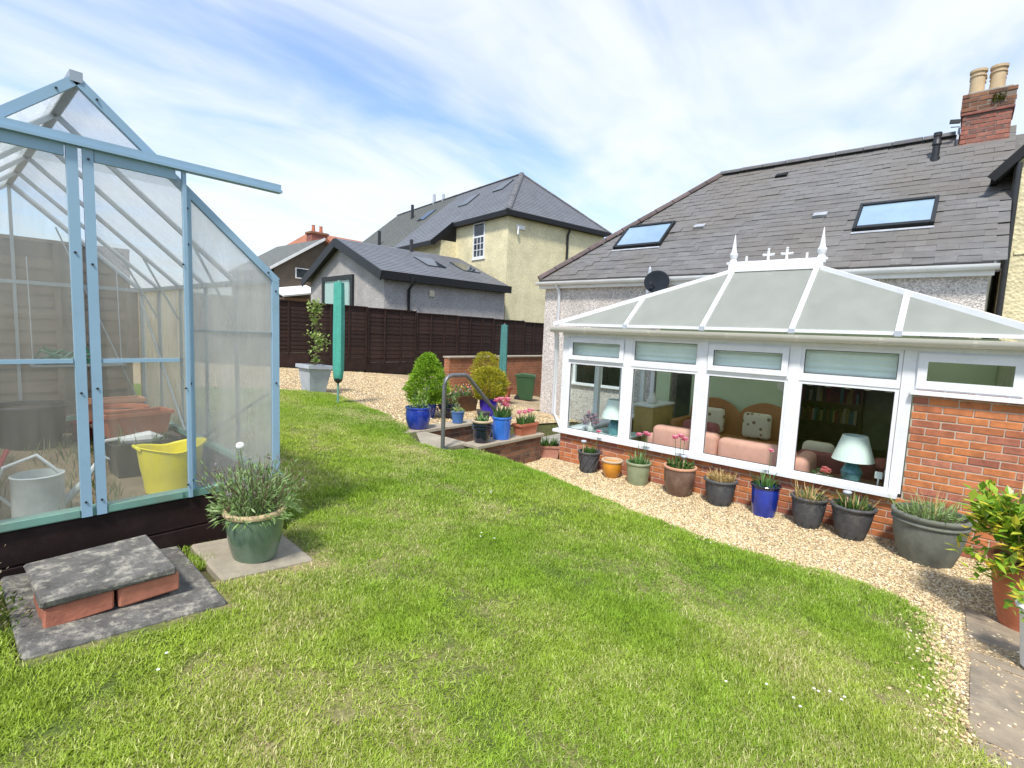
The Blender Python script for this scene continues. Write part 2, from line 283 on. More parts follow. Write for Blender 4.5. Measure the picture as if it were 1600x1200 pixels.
# ------------------------------------------------------------------ mesh builder
class MB:
    def __init__(s, o=(0, 0, 0)): s.v = []; s.f = []; s.o = Vector(o)
    def add(s, vs, fs):
        k = len(s.v); s.v += [tuple(v) for v in vs]; s.f += [tuple(i + k for i in f) for f in fs]; return s
    def box(s, x0, y0, z0, x1, y1, z1):
        x0, x1 = sorted((x0, x1)); y0, y1 = sorted((y0, y1)); z0, z1 = sorted((z0, z1))
        return s.add([(x0, y0, z0), (x1, y0, z0), (x1, y1, z0), (x0, y1, z0), (x0, y0, z1), (x1, y0, z1), (x1, y1, z1), (x0, y1, z1)],
              [(3, 2, 1, 0), (4, 5, 6, 7), (0, 1, 5, 4), (1, 2, 6, 5), (2, 3, 7, 6), (3, 0, 4, 7)])
    def cbox(s, x0, y0, z0, x1, y1, z1, c=.01, jit=0):
        x0, x1 = sorted((x0, x1)); y0, y1 = sorted((y0, y1)); z0, z1 = sorted((z0, z1))
        vs = []; cx, cy, cz = (x0 + x1) / 2, (y0 + y1) / 2, (z0 + z1) / 2; hx, hy, hz = (x1 - x0) / 2, (y1 - y0) / 2, (z1 - z0) / 2
        idx = {}
        for sx in (-1, 1):
            for sy in (-1, 1):
                for sz in (-1, 1):
                    j = Vector((random.uniform(-jit, jit), random.uniform(-jit, jit), random.uniform(-jit, jit)))
                    for a in range(3):
                        p = Vector((cx + sx * (hx - (c if a != 0 else 0)), cy + sy * (hy - (c if a != 1 else 0)), cz + sz * (hz - (c if a != 2 else 0)))) + j
                        idx[(sx, sy, sz, a)] = len(vs); vs.append(p)
        fs = []; I = idx
        for q in (-1, 1):
            a = [(q, -1, -1, 0), (q, 1, -1, 0), (q, 1, 1, 0), (q, -1, 1, 0)]; fs.append([I[k] for k in (a if q > 0 else a[::-1])])
            a = [(-1, q, -1, 1), (-1, q, 1, 1), (1, q, 1, 1), (1, q, -1, 1)]; fs.append([I[k] for k in (a if q > 0 else a[::-1])])
            a = [(-1, -1, q, 2), (1, -1, q, 2), (1, 1, q, 2), (-1, 1, q, 2)]; fs.append([I[k] for k in (a if q > 0 else a[::-1])])
        for p in (-1, 1):
            for q in (-1, 1):
                fs.append([I[(p, q, -1, 0)], I[(p, q, 1, 0)], I[(p, q, 1, 1)], I[(p, q, -1, 1)]])
                fs.append([I[(p, -1, q, 0)], I[(p, 1, q, 0)], I[(p, 1, q, 2)], I[(p, -1, q, 2)]])
                fs.append([I[(-1, p, q, 1)], I[(1, p, q, 1)], I[(1, p, q, 2)], I[(-1, p, q, 2)]])
                for r_ in (-1, 1): fs.append([I[(p, q, r_, 0)], I[(p, q, r_, 1)], I[(p, q, r_, 2)]])
        return s.add(vs, fs)
    def beam(s, p, q, w_, h, up=(0, 0, 1)):
        p = Vector(p); q = Vector(q); d = (q - p).normalized(); u = Vector(up)
        if abs(d.dot(u)) > .98: u = Vector((1, 0, 0))
        a = d.cross(u).normalized(); b = a.cross(d).normalized(); a *= w_ / 2; b *= h / 2
        vs = [p - a - b, p + a - b, p + a + b, p - a + b, q - a - b, q + a - b, q + a + b, q - a + b]
        return s.add(vs, [(0, 1, 2, 3), (7, 6, 5, 4), (0, 4, 5, 1), (1, 5, 6, 2), (2, 6, 7, 3), (3, 7, 4, 0)])
    def tube(s, pts, r, n=8, cap=True):
        pts = [Vector(p) for p in pts]; rs = r if isinstance(r, (list, tuple)) else [r] * len(pts)
        vs = []; up = Vector((.13, .21, .97))
        for i, p in enumerate(pts):
            d = (pts[min(i + 1, len(pts) - 1)] - pts[max(i - 1, 0)]).normalized()
            a = d.cross(up)
            if a.length < .1: a = d.cross(Vector((1, 0, 0)))
            a.normalize(); b = d.cross(a)
            for k in range(n): t = 2 * math.pi * k / n; vs.append(p + (a * math.cos(t) + b * math.sin(t)) * rs[i])
        fs = [(i * n + k, i * n + (k + 1) % n, (i + 1) * n + (k + 1) % n, (i + 1) * n + k) for i in range(len(pts) - 1) for k in range(n)]
        if cap: fs += [tuple(range(n))[::-1], tuple(range((len(pts) - 1) * n, len(pts) * n))]
        return s.add(vs, fs)
    def lathe(s, prof, n=28, c=(0, 0, 0), sx=1, sy=1, twist=0, flute=0, nf=0):
        vs = []; c = Vector(c)
        for j, (r, z) in enumerate(prof):
            for k in range(n):
                t = 2 * math.pi * k / n + twist * j; rr = r * (1 + (flute * math.cos(nf * t) if flute else 0))
                vs.append(c + Vector((rr * math.cos(t) * sx, rr * math.sin(t) * sy, z)))
        fs = [(j * n + k, j * n + (k + 1) % n, (j + 1) * n + (k + 1) % n, (j + 1) * n + k) for j in range(len(prof) - 1) for k in range(n)]
        if prof[0][0] > .001: fs.append(tuple(range(n))[::-1])
        if prof[-1][0] > .001: fs.append(tuple(range((len(prof) - 1) * n, len(prof) * n)))
        return s.add(vs, fs)
    def poly(s, pts): return s.add(pts, [tuple(range(len(pts)))])
    def slab(s, pts, th):
        """closed sheet: polygon pts extruded by th against its normal"""
        P = [Vector(p) for p in pts]; nrm = (P[1] - P[0]).cross(P[2] - P[0]).normalized() * th; n = len(P)
        return s.add(P + [p - nrm for p in P], [tuple(range(n)), tuple(range(2 * n - 1, n - 1, -1))] + [((i + 1) % n, i, i + n, (i + 1) % n + n) for i in range(n)])
    def prism(s, outline, ax, a0, a1):
        """outline in the two axes other than ax, extruded a0..a1"""
        def P(u, v, t): return [(t, u, v), (u, t, v), (u, v, t)][ax]
        n = len(outline)
        return s.add([P(u, v, a0) for u, v in outline] + [P(u, v, a1) for u, v in outline], [tuple(range(n)), tuple(range(2 * n - 1, n - 1, -1))] + [((i + 1) % n, i, i + n, (i + 1) % n + n) for i in range(n)])
    def leaf(s, p, d, up, ln, wd, fold=.15):
        p = Vector(p); d = Vector(d).normalized(); a = d.cross(Vector(up))
        if a.length < .05: a = d.cross(Vector((1, .3, 0)))
        a.normalize(); b = a.cross(d)
        m_ = p + d * ln * .5; k = len(s.v)
        s.v += [tuple(p), tuple(m_ + a * wd * .5 + b * wd * fold), tuple(p + d * ln), tuple(m_ - a * wd * .5 + b * wd * fold)]
        s.f += [(k, k + 1, k + 2), (k, k + 2, k + 3)]
    def blade(s, p, d, ln, wd, droop=.4, seg=3):
        """strap-like leaf that bends over"""
        p = Vector(p); d = Vector(d).normalized(); a = d.cross(Vector((0, 0, 1)))
        if a.length < .05: a = Vector((random.uniform(-1, 1), random.uniform(-1, 1), 0))
        a.normalize(); h = Vector((d.x, d.y, 0)); k = len(s.v); q = p.copy()
        for i in range(seg + 1):
            t = i / seg; wv = wd * (1 - t ** 2) * .5 + .0004
            s.v += [tuple(q + a * wv), tuple(q - a * wv)]
            dd = (d + (h * 1.2 - Vector((0, 0, 1))) * droop * t * t).normalized(); q = q + dd * ln / seg
        s.f += [(k + 2 * i, k + 2 * i + 1, k + 2 * i + 3, k + 2 * i + 2) for i in range(seg)]
    def build(s, name, material, parent=None, smooth=False, loc=None):
        me = bpy.data.meshes.new(name); o_ = s.o
        me.from_pydata([(x - o_.x, y - o_.y, z - o_.z) for x, y, z in s.v], [], s.f); me.materials.append(M[material] if isinstance(material, str) else material)
        if smooth: me.shade_smooth()
        ob = bpy.data.objects.new(name, me); COL.objects.link(ob)
        if parent: ob.parent = parent
        if loc is not None: ob.location = loc
        elif not parent: ob.location = o_
        return ob
def autosmooth(ob, ang=35):
    me = ob.data; me.shade_smooth()
    try: me.set_sharp_from_angle(angle=R(ang))
    except Exception: pass
    return ob
def tag(o, label=None, cat=None, group=None, kind=None):
    if label: o['label'] = label
    if cat: o['category'] = cat
    if group: o['group'] = group
    if kind: o['kind'] = kind
    return o
def thing(name, label, cat, loc=(0, 0, 0), rz=0, group=None):
    o = bpy.data.objects.new(name, None); o.empty_display_size = .1; COL.objects.link(o)
    o.location = loc; o.rotation_euler = (0, 0, rz); return tag(o, label, cat, group)
def copy_tree(o, parent=None):
    c = o.copy(); COL.objects.link(c); c.parent = parent
    for ch in list(o.children): copy_tree(ch, c)
    return c
def U(a, b): return random.uniform(a, b)
def rdir(zmin=-1.0):
    while True:
        v = Vector((U(-1, 1), U(-1, 1), U(-1, 1)))
        if .05 < v.length < 1:
            v.normalize()
            if v.z >= zmin: return v

# ------------------------------------------------------------------ terrain
def sms(a, b, x):
    t = min(1, max(0, (x - a) / (b - a))); return t * t * (3 - 2 * t)
GZ = .03
def zt(x, y):
    P = .53 + .053 * y - .082 * x
    P = max(-1.3, min(2.2, P))
    if y < 4.85:
        a = 4.05 + .55 * sms(2.3, 4.4, y); g = sms(a, 5.75, x)
        z = P * (1 - g) + GZ * g if x < 20 else P
    elif y < 6.05 and 4.8 < x < 9.3: z = -.02
    else: z = P
    if (x > 6.5 and y < 4.55 and x < 16) or (9.55 < x < 16 and y < 7.3): z = min(z, -.06)
    return z
def bumpy(x, y): return .012 * mnoise.noise((x * 1.3, y * 1.3, 0)) + .006 * mnoise.noise((x * 4, y * 4, 3))

# ------------------------------------------------------------------ ground, lawn, gravel
def groundmat(name, kind):
    m, nt, bs = newmat(name); g = nt.nodes.new('ShaderNodeNewGeometry').outputs['Position']
    if kind == 'lawn':
        n = tex(nt, 'Noise', 1.1, g, Detail=7, Roughness=.65); f = tex(nt, 'Noise', 60, g, Detail=4)
        c = mixc(nt, ramp(nt, n.outputs[0], [(.42, 0.), (.66, 1.)]), (.085, .12, .025), (.34, .27, .14))
        c = mixc(nt, 1.0, c, ramp(nt, f.outputs[0], [(.3, .55), (.7, 1.3)]), 'MULTIPLY')
    elif kind == 'gravel':
        v = tex(nt, 'Voronoi', 70, g); n = tex(nt, 'Noise', 2.2, g, Detail=6)
        bw = nt.nodes.new('ShaderNodeRGBToBW'); nt.links.new(v.outputs['Color'], bw.inputs[0])
        c = ramp(nt, bw.outputs[0], [(.1, (.22, .15, .085)), (.35, (.48, .36, .21)), (.6, (.62, .47, .28)), (.9, (.72, .62, .46))])
        c = mixc(nt, 1.0, c, ramp(nt, n.outputs[0], [(.3, .8), (.7, 1.1)]), 'MULTIPLY')
        bump(nt, bs, v.outputs['Distance'], 1, .02)
    else:
        n = tex(nt, 'Noise', .8, g, Detail=8, Roughness=.7); f = tex(nt, 'Noise', 30, g, Detail=6)
        c = mixc(nt, ramp(nt, n.outputs[0], [(.4, 0.), (.6, 1.)]), (.07, .055, .035), (.09, .11, .03))
        c = mixc(nt, 1.0, c, ramp(nt, f.outputs[0], [(.3, .6), (.7, 1.3)]), 'MULTIPLY')
    nt.links.new(c, bs.inputs['Base Color']); bs.inputs['Roughness'].default_value = .95; bs.inputs['Specular IOR Level'].default_value = .2
    return m
M['lawn'] = groundmat('lawn_floor', 'lawn'); M['gravel'] = groundmat('gravel_bed', 'gravel'); M['earth'] = groundmat('earth', 'earth')

xs = np.unique(np.concatenate([[-800, -300, -120, -50, -20, -8, -4], np.arange(-2, 7.01, .11), np.arange(7.3, 16.1, .4), np.arange(17, 40, 3), [50, 80, 150, 350, 900]]).round(3))
ys = np.unique(np.concatenate([[-800, -300, -100, -40, -15, -6, -3], np.arange(-2, 11.01, .11), np.arange(11.4, 18, .5), np.arange(19, 45, 3), [60, 100, 200, 450, 900]]).round(3))
nx, ny = len(xs), len(ys)
gv = [(x, y, zt(x, y)) for y in ys for x in xs]
gf = [(j * nx + i, j * nx + i + 1, (j + 1) * nx + i + 1, (j + 1) * nx + i) for j in range(ny - 1) for i in range(nx - 1)]
tag(MB().add(gv, gf).build('ground', 'earth', smooth=True), kind='structure')

def inpoly(x, y, P):
    r_ = False; j = len(P) - 1
    for i in range(len(P)):
        if (P[i][1] > y) != (P[j][1] > y) and x < (P[j][0] - P[i][0]) * (y - P[i][1]) / (P[j][1] - P[i][1]) + P[i][0]: r_ = not r_
        j = i
    return r_
LAWN = [(2.3, -1.6), (2.75, -.45), (2.8, -.15), (3.25, -.08), (3.95, -.02), (4.5, .06), (4.7, .24), (4.74, .6), (4.55, 1.02), (4.45, 1.53), (4.58, 2.25), (4.75, 3.0), (4.95, 3.8), (5.08, 4.3), (4.86, 4.68),
        (4.3, 4.72), (4.12, 5.3), (4.4, 5.95), (4.72, 6.25), (5.0, 7.2), (5.1, 8.0), (5.25, 9.0), (5.2, 9.5), (4.3, 9.72), (1.75, 9.9), (1.62, 3.55), (1.6, 3.28), (.2, 3.28), (.12, 2.6), (-.6, 2.2), (-1.4, .8), (.4, -1.8)]
HARD = [(.14, 2.50, .92, 3.4), (.93, 2.78, 1.47, 3.33)]      # slabs in front of the greenhouse
def lawn_in(x, y):
    return inpoly(x + .05 * mnoise.noise((x * 3, y * 3, 7)), y + .05 * mnoise.noise((x * 3, y * 3, 9)), LAWN)
GRAVELS = [[(2.6, -1.6), (2.5, -.1), (4.0, .0), (4.5, .1), (4.6, .6), (4.4, 1.2), (4.35, 1.7), (4.5, 2.3), (4.7, 3.2), (4.9, 4.0), (4.95, 4.75), (6.42, 4.85), (6.42, -1.2), (4.6, -1.3)],
           [(4.3, 9.6), (5.1, 9.35), (5.1, 8.2), (4.9, 7.2), (4.6, 6.2), (9.4, 6.1), (9.4, 7.6), (12, 7.7), (13, 13.95), (1.5, 13.95), (1.5, 9.8)]]
def sheet(name, polys, material, dz, step, region, extra=0):
    x0, x1, y0, y1 = region; X = np.arange(x0, x1, step); Y = np.arange(y0, y1, step); vid = {}; mb = MB()
    def vv(i, j):
        if (i, j) not in vid:
            x, y = X[i], Y[j]; vid[(i, j)] = len(mb.v); mb.v.append((x, y, zt(x, y) + dz + extra * bumpy(x, y)))
        return vid[(i, j)]
    for i in range(len(X) - 1):
        for j in range(len(Y) - 1):
            cx, cy = X[i] + step / 2, Y[j] + step / 2
            if name == 'lawn' and any(h[0] < cx < h[2] and h[1] + .06 < cy < h[3] for h in HARD): continue
            if any(inpoly(cx, cy, P) for P in polys): mb.f.append((vv(i, j), vv(i + 1, j), vv(i + 1, j + 1), vv(i, j + 1)))
    return tag(mb.build(name, material, smooth=True), kind='structure')
sheet('lawn', [LAWN], 'lawn', .028, .06, (-1.5, 5.4, -1.8, 10), .8)
sheet('gravel_path', GRAVELS[:1], 'gravel', .016, .06, (2.4, 6.5, -1.7, 5), .4)
sheet('gravel_bed', GRAVELS[1:], 'gravel', .016, .12, (1.3, 13.2, 6, 14.1), .4)

def scatter(name, pts, variants, material, label, cat):
    """one object whose points carry instances (stuff)"""
    coll = bpy.data.collections.new(name + '_pieces')
    for me in variants:
        o = bpy.data.objects.new(name + '_piece', me); coll.objects.link(o)
    me = bpy.data.meshes.new(name); me.from_pydata([p[:3] for p in pts], [], [])
    a = me.attributes.new('rot', 'FLOAT_VECTOR', 'POINT'); a.data.foreach_set('vector', np.array([p[3] for p in pts], dtype=np.float32).ravel())
    b = me.attributes.new('scl', 'FLOAT_VECTOR', 'POINT'); b.data.foreach_set('vector', np.array([p[4] for p in pts], dtype=np.float32).ravel())
    me.materials.append(M[material]); ob = bpy.data.objects.new(name, me); COL.objects.link(ob); tag(ob, label, cat, kind='stuff')
    g = bpy.data.node_groups.new(name, 'GeometryNodeTree')
    g.interface.new_socket('Geometry', in_out='INPUT', socket_type='NodeSocketGeometry'); g.interface.new_socket('Geometry', in_out='OUTPUT', socket_type='NodeSocketGeometry')
    gi = g.nodes.new('NodeGroupInput'); go = g.nodes.new('NodeGroupOutput'); ip = g.nodes.new('GeometryNodeInstanceOnPoints'); ci = g.nodes.new('GeometryNodeCollectionInfo')
    ci.inputs['Collection'].default_value = coll; ci.inputs['Separate Children'].default_value = True; ip.inputs['Pick Instance'].default_value = True
    def attr(nm):
        n = g.nodes.new('GeometryNodeInputNamedAttribute'); n.data_type = 'FLOAT_VECTOR'; n.inputs['Name'].default_value = nm; return n.outputs[0]
    rv = g.nodes.new('FunctionNodeRandomValue'); rv.data_type = 'INT'; rv.inputs[4].default_value = 0; rv.inputs[5].default_value = len(variants) - 1
    e2r = g.nodes.new('FunctionNodeEulerToRotation'); g.links.new(attr('rot'), e2r.inputs[0])
    g.links.new(gi.outputs[0], ip.inputs['Points']); g.links.new(ci.outputs[0], ip.inputs['Instance']); g.links.new(e2r.outputs[0], ip.inputs['Rotation']); g.links.new(attr('scl'), ip.inputs['Scale'])
    g.links.new(rv.outputs[2], ip.inputs['Instance Index']); g.links.new(ip.outputs[0], go.inputs[0])
    md = ob.modifiers.new('scatter', 'NODES'); md.node_group = g; return ob

def grassmat():
    m, nt, bs = newmat('grass_blades'); geo = nt.nodes.new('ShaderNodeNewGeometry'); g = geo.outputs['Position']
    n = tex(nt, 'Noise', 1.1, g, Detail=7, Roughness=.65); n2 = tex(nt, 'Noise', .55, g, Detail=3); n3 = tex(nt, 'Noise', 7, g, Detail=4)
    green = ramp(nt, n2.outputs[0], [(.3, (.20, .35, .024)), (.5, (.29, .43, .036)), (.72, (.39, .49, .058))])
    green = mixc(nt, 1.0, green, ramp(nt, n3.outputs[0], [(.3, .84), (.7, 1.2)]), 'MULTIPLY')
    straw = ramp(nt, geo.outputs['Random Per Island'], [(0, (.36, .33, .13)), (.6, (.55, .50, .25)), (1, (.74, .66, .40))])
    isl = ramp(nt, geo.outputs['Random Per Island'], [(0, -.12), (1, .14)])
    ad = nt.nodes.new('ShaderNodeMath'); ad.operation = 'ADD'; nt.links.new(n.outputs[0], ad.inputs[0])
    s2 = nt.nodes.new('ShaderNodeMath'); s2.operation = 'MULTIPLY_ADD'; nt.links.new(geo.outputs['Random Per Island'], s2.inputs[0]); s2.inputs[1].default_value = .34; s2.inputs[2].default_value = -.17
    nt.links.new(s2.outputs[0], ad.inputs[1])
    c = mixc(nt, ramp(nt, ad.outputs[0], [(.53, 0.), (.76, .92)]), green, straw)
    c = mixc(nt, 1.0, c, ramp(nt, geo.outputs['Random Per Island'], [(0, .75), (1, 1.2)]), 'MULTIPLY')
    nt.links.new(c, bs.inputs['Base Color']); bs.inputs['Roughness'].default_value = .55; bs.inputs['Specular IOR Level'].default_value = .3
    t = nt.nodes.new('ShaderNodeBsdfTranslucent'); nt.links.new(c, t.inputs[0]); mx = nt.nodes.new('ShaderNodeMixShader'); mx.inputs[0].default_value = .35
    nt.links.new(bs.outputs[0], mx.inputs[1]); nt.links.new(t.outputs[0], mx.inputs[2]); nt.links.new(mx.outputs[0], nt.nodes['Material Output'].inputs[0]); return m
M['grass'] = grassmat()
def tuft(nb, rad, hmin, hmax, wd):
    mb = MB()
    for i in range(nb):
        a = U(0, 6.283); r_ = rad * math.sqrt(random.random()); p = (r_ * math.cos(a), r_ * math.sin(a), -.008)
        lean = U(.25, 1.7); b = U(0, 6.283)
        mb.blade(p, (math.cos(b) * lean, math.sin(b) * lean, 1), U(hmin, hmax), wd * U(.7, 1.3), U(.0, .6), 2)
    me = bpy.data.meshes.new('tuft'); me.from_pydata(mb.v, [], mb.f); me.materials.append(M['grass']); return me
tufts = [tuft(38, .052, .014, .036, .0032) for i in range(6)]
pts = []
def try_tuft(x, y, s):
    if not lawn_in(x, y): return
    for hx0, hy0, hx1, hy1 in HARD:
        if hx0 - .01 < x < hx1 + .01 and hy0 - .01 < y < hy1: return
    nn = mnoise.noise((x * 1.6, y * 1.6, 1.5)) + .6 * mnoise.noise((x * 4.5, y * 4.5, 8))
    if nn < -.25 and random.random() < .55: return
    if y < .45 and x > 2.5 and random.random() < .75 * sms(.45, -.2, y) * (.5 + mnoise.noise((x * 5, y * 5, 2))): return
    k = s * (1 + .45 * nn)
    pts.append((x, y, zt(x, y) + .028 + .8 * bumpy(x, y), (U(-.15, .15), U(-.15, .15), U(0, 6.28)), (s * U(.9, 1.2), s * U(.9, 1.2), max(.45, k) * U(.7, 1.15))))
for x, y in zip(np.random.uniform(-.6, 5.3, 60000), np.random.uniform(-1.4, 10, 60000)):
    d = math.hypot(x, y)
    if x * .75 + y * .65 < .6: continue
    try_tuft(x, y, 1.0 if d < 4 else 1.25)
for x, y in zip(np.random.uniform(-.2, 4.2, 26000), np.random.uniform(-.6, 3.5, 26000)):
    if x * .75 + y * .65 > .8 and math.hypot(x, y) < 3.9: try_tuft(x, y, .85)
# longer tufts where the mower does not reach
for i in range(1400):
    j = random.randrange(len(LAWN)); a = LAWN[j]; b = LAWN[(j + 1) % len(LAWN)]; t = random.random()
    x = a[0] + (b[0] - a[0]) * t + U(-.07, .07); y = a[1] + (b[1] - a[1]) * t + U(-.07, .07)
    pts.append((x, y, zt(x, y) + .015, (U(-.2, .2), U(-.2, .2), U(0, 6.28)), (1.1, 1.1, U(.8, 1.7))))
for cx, cy, r_, n in ((2.66, .99, .16, 220), (2.85, 1.55, .12, 80), (1.0, 3.05, .0, 0), (.93, 3.1, .05, 40)):
    for i in range(n):
        a = U(0, 6.28); q = r_ * math.sqrt(random.random()); pts.append((cx + q * math.cos(a), cy + q * math.sin(a), zt(cx, cy) + .02, (U(-.2, .2), U(-.2, .2), U(0, 6.28)), (1.1, 1.1, U(1.2, 1.9))))
scatter('grass', pts, tufts, 'grass', 'short mown green lawn grass with dry straw patches', 'grass')

def stonemat():
    m, nt, bs = newmat('gravel_stones'); oi = nt.nodes.new('ShaderNodeObjectInfo')
    c = ramp(nt, oi.outputs['Random'], [(0, (.26, .17, .09)), (.2, (.52, .37, .20)), (.55, (.65, .51, .28)), (.82, (.72, .60, .37)), (.96, (.78, .71, .55)), (1, (.42, .23, .13))])
    nt.links.new(c, bs.inputs['Base Color']); bs.inputs['Roughness'].default_value = .8; return m
M['stones'] = stonemat()
def stone():
    mb = MB(); base = [(0, 0, 1), (.9, 0, .45), (.28, .85, .45), (-.72, .52, .45), (-.72, -.52, .45), (.28, -.85, .45), (.72, .52, -.45), (-.28, .85, -.45), (-.9, 0, -.45), (-.28, -.85, -.45), (.72, -.52, -.45), (0, 0, -1)]
    v = [Vector(b) * U(.75, 1.2) for b in base]
    mb.add([(a.x * .011, a.y * .008, a.z * .006) for a in v], [(0, 1, 2), (0, 2, 3), (0, 3, 4), (0, 4, 5), (0, 5, 1), (1, 6, 2), (2, 7, 3), (3, 8, 4), (4, 9, 5), (5, 10, 1), (6, 7, 2), (7, 8, 3), (8, 9, 4), (9, 10, 5), (10, 6, 1), (11, 7, 6), (11, 8, 7), (11, 9, 8), (11, 10, 9), (11, 6, 10)])
    me = bpy.data.meshes.new('stone'); me.from_pydata(mb.v, [], mb.f); me.materials.append(M['stones']); return me
stones = [stone() for i in range(6)]; pts = []
for x, y in zip(np.random.uniform(2.5, 6.4, 80000), np.random.uniform(-1.5, 4.8, 80000)):
    if inpoly(x, y, GRAVELS[0]):
        if y < -.2 and x < 5.1 and random.random() < .93: continue
        s = U(.55, 1.15); pts.append((x, y, zt(x, y) + .016 + .4 * bumpy(x, y) + .003, (U(-.5, .5), U(-.5, .5), U(0, 6.28)), (s, s, s)))
for i in range(900):       # stones kicked on to the lawn edge
    j = random.randrange(2, 14); a = LAWN[j]; b = LAWN[j + 1]; t = random.random(); s = U(.6, 1.2)
    x = a[0] + (b[0] - a[0]) * t + random.gauss(0, .07); y = a[1] + (b[1] - a[1]) * t + random.gauss(0, .07)
    pts.append((x, y, zt(x, y) + .034, (U(-.5, .5), U(-.5, .5), U(0, 6.28)), (s, s, s)))
for x, y in zip(np.random.uniform(3, 9.5, 24000), np.random.uniform(6.1, 13.9, 24000)):
    if inpoly(x, y, GRAVELS[1]) and not lawn_in(x, y):
        s = U(.9, 1.9); pts.append((x, y, zt(x, y) + .02, (U(-.5, .5), U(-.5, .5), U(0, 6.28)), (s, s, s)))
scatter('gravel_stones', pts, stones, 'stones', 'loose golden gravel along the conservatory and terrace', 'gravel')
daisies = MB()
for cx, cy, n in ((2.43, .52, 4), (2.68, .3, 5), (.49, 2.18, 2), (3.4, 3.2, 6), (2.6, 2.4, 3), (4.3, 1.4, 3)):
    for i in range(n):
        x, y = cx + random.gauss(0, .05), cy + random.gauss(0, .05); z = zt(x, y) + .075
        for k in range(7):
            a = k * .9; daisies.leaf((x, y, z), (math.cos(a), math.sin(a), .25), (0, 0, 1), .008, .005)
tag(daisies.build('daisies', 'daisy'), 'tiny white daisies dotted over the lawn', 'daisies', kind='stuff')

# ------------------------------------------------------------------ brickwork
_bm = {}
def brick_mesh(key, dims):
    k = (key, dims)
    if k not in _bm:
        _bm[k] = []
        for i in range(3):
            mb = MB().cbox(-dims[0] / 2, -dims[1] / 2, -dims[2] / 2, dims[0] / 2, dims[1] / 2, dims[2] / 2, .005, .0015)
            me = bpy.data.meshes.new('brick'); me.from_pydata(mb.v, [], mb.f); me.materials.append(M[key]); _bm[k].append(me)
    return random.choice(_bm[k])
def brick_wall(parent, off, p0, u, out_, length, height, key, keep=None, bl=.215, bh=.065, bd=.05, j=.010, proud=.006, jit=.002):
    p0 = Vector(p0); u = Vector(u); out_ = Vector(out_); off = Vector(off); rz = math.atan2(u.y, u.x)
    for r_ in range(int(round(height / (bh + j)))):
        z = r_ * (bh + j) + bh / 2 + j; s = -(bl + j) / 2 if r_ % 2 else 0
        while s < length - .02:
            a = max(s, 0); b = min(s + bl, length); s += bl + j
            if b - a < .03: continue
            c = (a + b) / 2
            if keep:
                ab = keep(z, a, b)
                if not ab or ab[1] - ab[0] < .03: continue
                a, b = ab; c = (a + b) / 2
            o = bpy.data.objects.new('brick', brick_mesh(key, (bl, bd, bh))); COL.objects.link(o); o.parent = parent
            o.location = p0 + u * c + Vector((0, 0, z)) + out_ * (proud - bd / 2 + U(-jit, jit)) - off
            o.rotation_euler = (U(-.006, .006), U(-.006, .006), rz + U(-.004, .004)); o.scale = ((b - a) / bl, 1, 1)

# ------------------------------------------------------------------ greenhouse
GX0, GX1, GY0, GY1, GB, GE, GR = -.43, 1.50, 3.39, 6.54, .97, 2.27, 3.14
GC = (GX0 + GX1) / 2; NB = 5
go = Vector((GC, GY0, zt(GC, GY0)))
gh = thing('greenhouse', 'pale blue framed greenhouse with milky panes and sliding doors on dark planks', 'greenhouse', go)
def G(): return MB(go)
def slope_x(x): return GE + (GR - GE) * (1 - abs(x - GC) / (GX1 - GC))
for k in range(2):
    z0 = .585 + k * .18
    G().cbox(GX0 - .04, GY0 - .045, z0, GX1 + .03, GY0 - .005, z0 + .176, .006).build('base_plank', 'plank', gh)
    G().cbox(GX1 - .01, GY0, z0, GX1 + .03, GY1, z0 + .176, .006).build('base_plank', 'plank', gh)
    G().cbox(GX0 - .04, GY0, z0, GX0, GY1, z0 + .176, .006).build('base_plank', 'plank', gh)
    G().cbox(GX0 - .04, GY1, z0, GX1 + .03, GY1 + .04, z0 + .176, .006).build('base_plank', 'plank', gh)
G().box(GX0 - .035, GY0 - .05, .946, GX1 + .03, GY0 + .03, .985).build('sill_bar', 'alu_green', gh)
G().box(GX1 - .02, GY0 + .031, .946, GX1 + .028, GY1, .985).build('sill_bar', 'alu_green', gh)
G().box(GX0 - .028, GY0 + .031, .946, GX0 + .02, GY1, .985).build('sill_bar', 'alu_green', gh)
G().box(GX0 - .03, GY1 + .001, .946, GX1 + .03, GY1 + .04, .985).build('sill_bar', 'alu_green', gh)
def bolts(par, pts_):
    for p in pts_: MB().tube([Vector(p) - go, Vector(p) - go - Vector((0, .006, 0))], .006, 6).build('bolt', 'black', par)
for x in (GX0, GX1):
    cp = G().box(x - .022, GY0 - .015, .985, x + .022, GY0 + .02, GE).build('corner_post', 'alu_blue', gh); bolts(cp, [(x, GY0 - .015, z) for z in (1.6, 2.2)])
    G().box(x - .02, GY1 - .02, .985, x + .02, GY1 + .02, GE).build('corner_post', 'alu_grey', gh)
    s = 1 if x == GX1 else -1
    G().beam((x, GY0 + .021, GE), (x, GY1 - .02, GE), .04, .035).build('eave_bar', 'alu_grey', gh)
    er = G().beam((x + .012 * s, GY0, GE - .005), (GC, GY0, GR), .032, .042).build('end_rafter', 'alu_blue', gh); bolts(er, [(GC + (x - GC) * t, GY0 - .018, GR + (GE - GR) * t) for t in (.08, .4, .95)])
    G().beam((x, GY1, GE), (GC, GY1, GR), .03, .04).build('end_rafter', 'alu_grey', gh)
G().beam((GC, GY0 - .02, GR + .012), (GC, GY1 + .02, GR + .012), .05, .05).build('ridge_bar', 'alu_grey', gh)
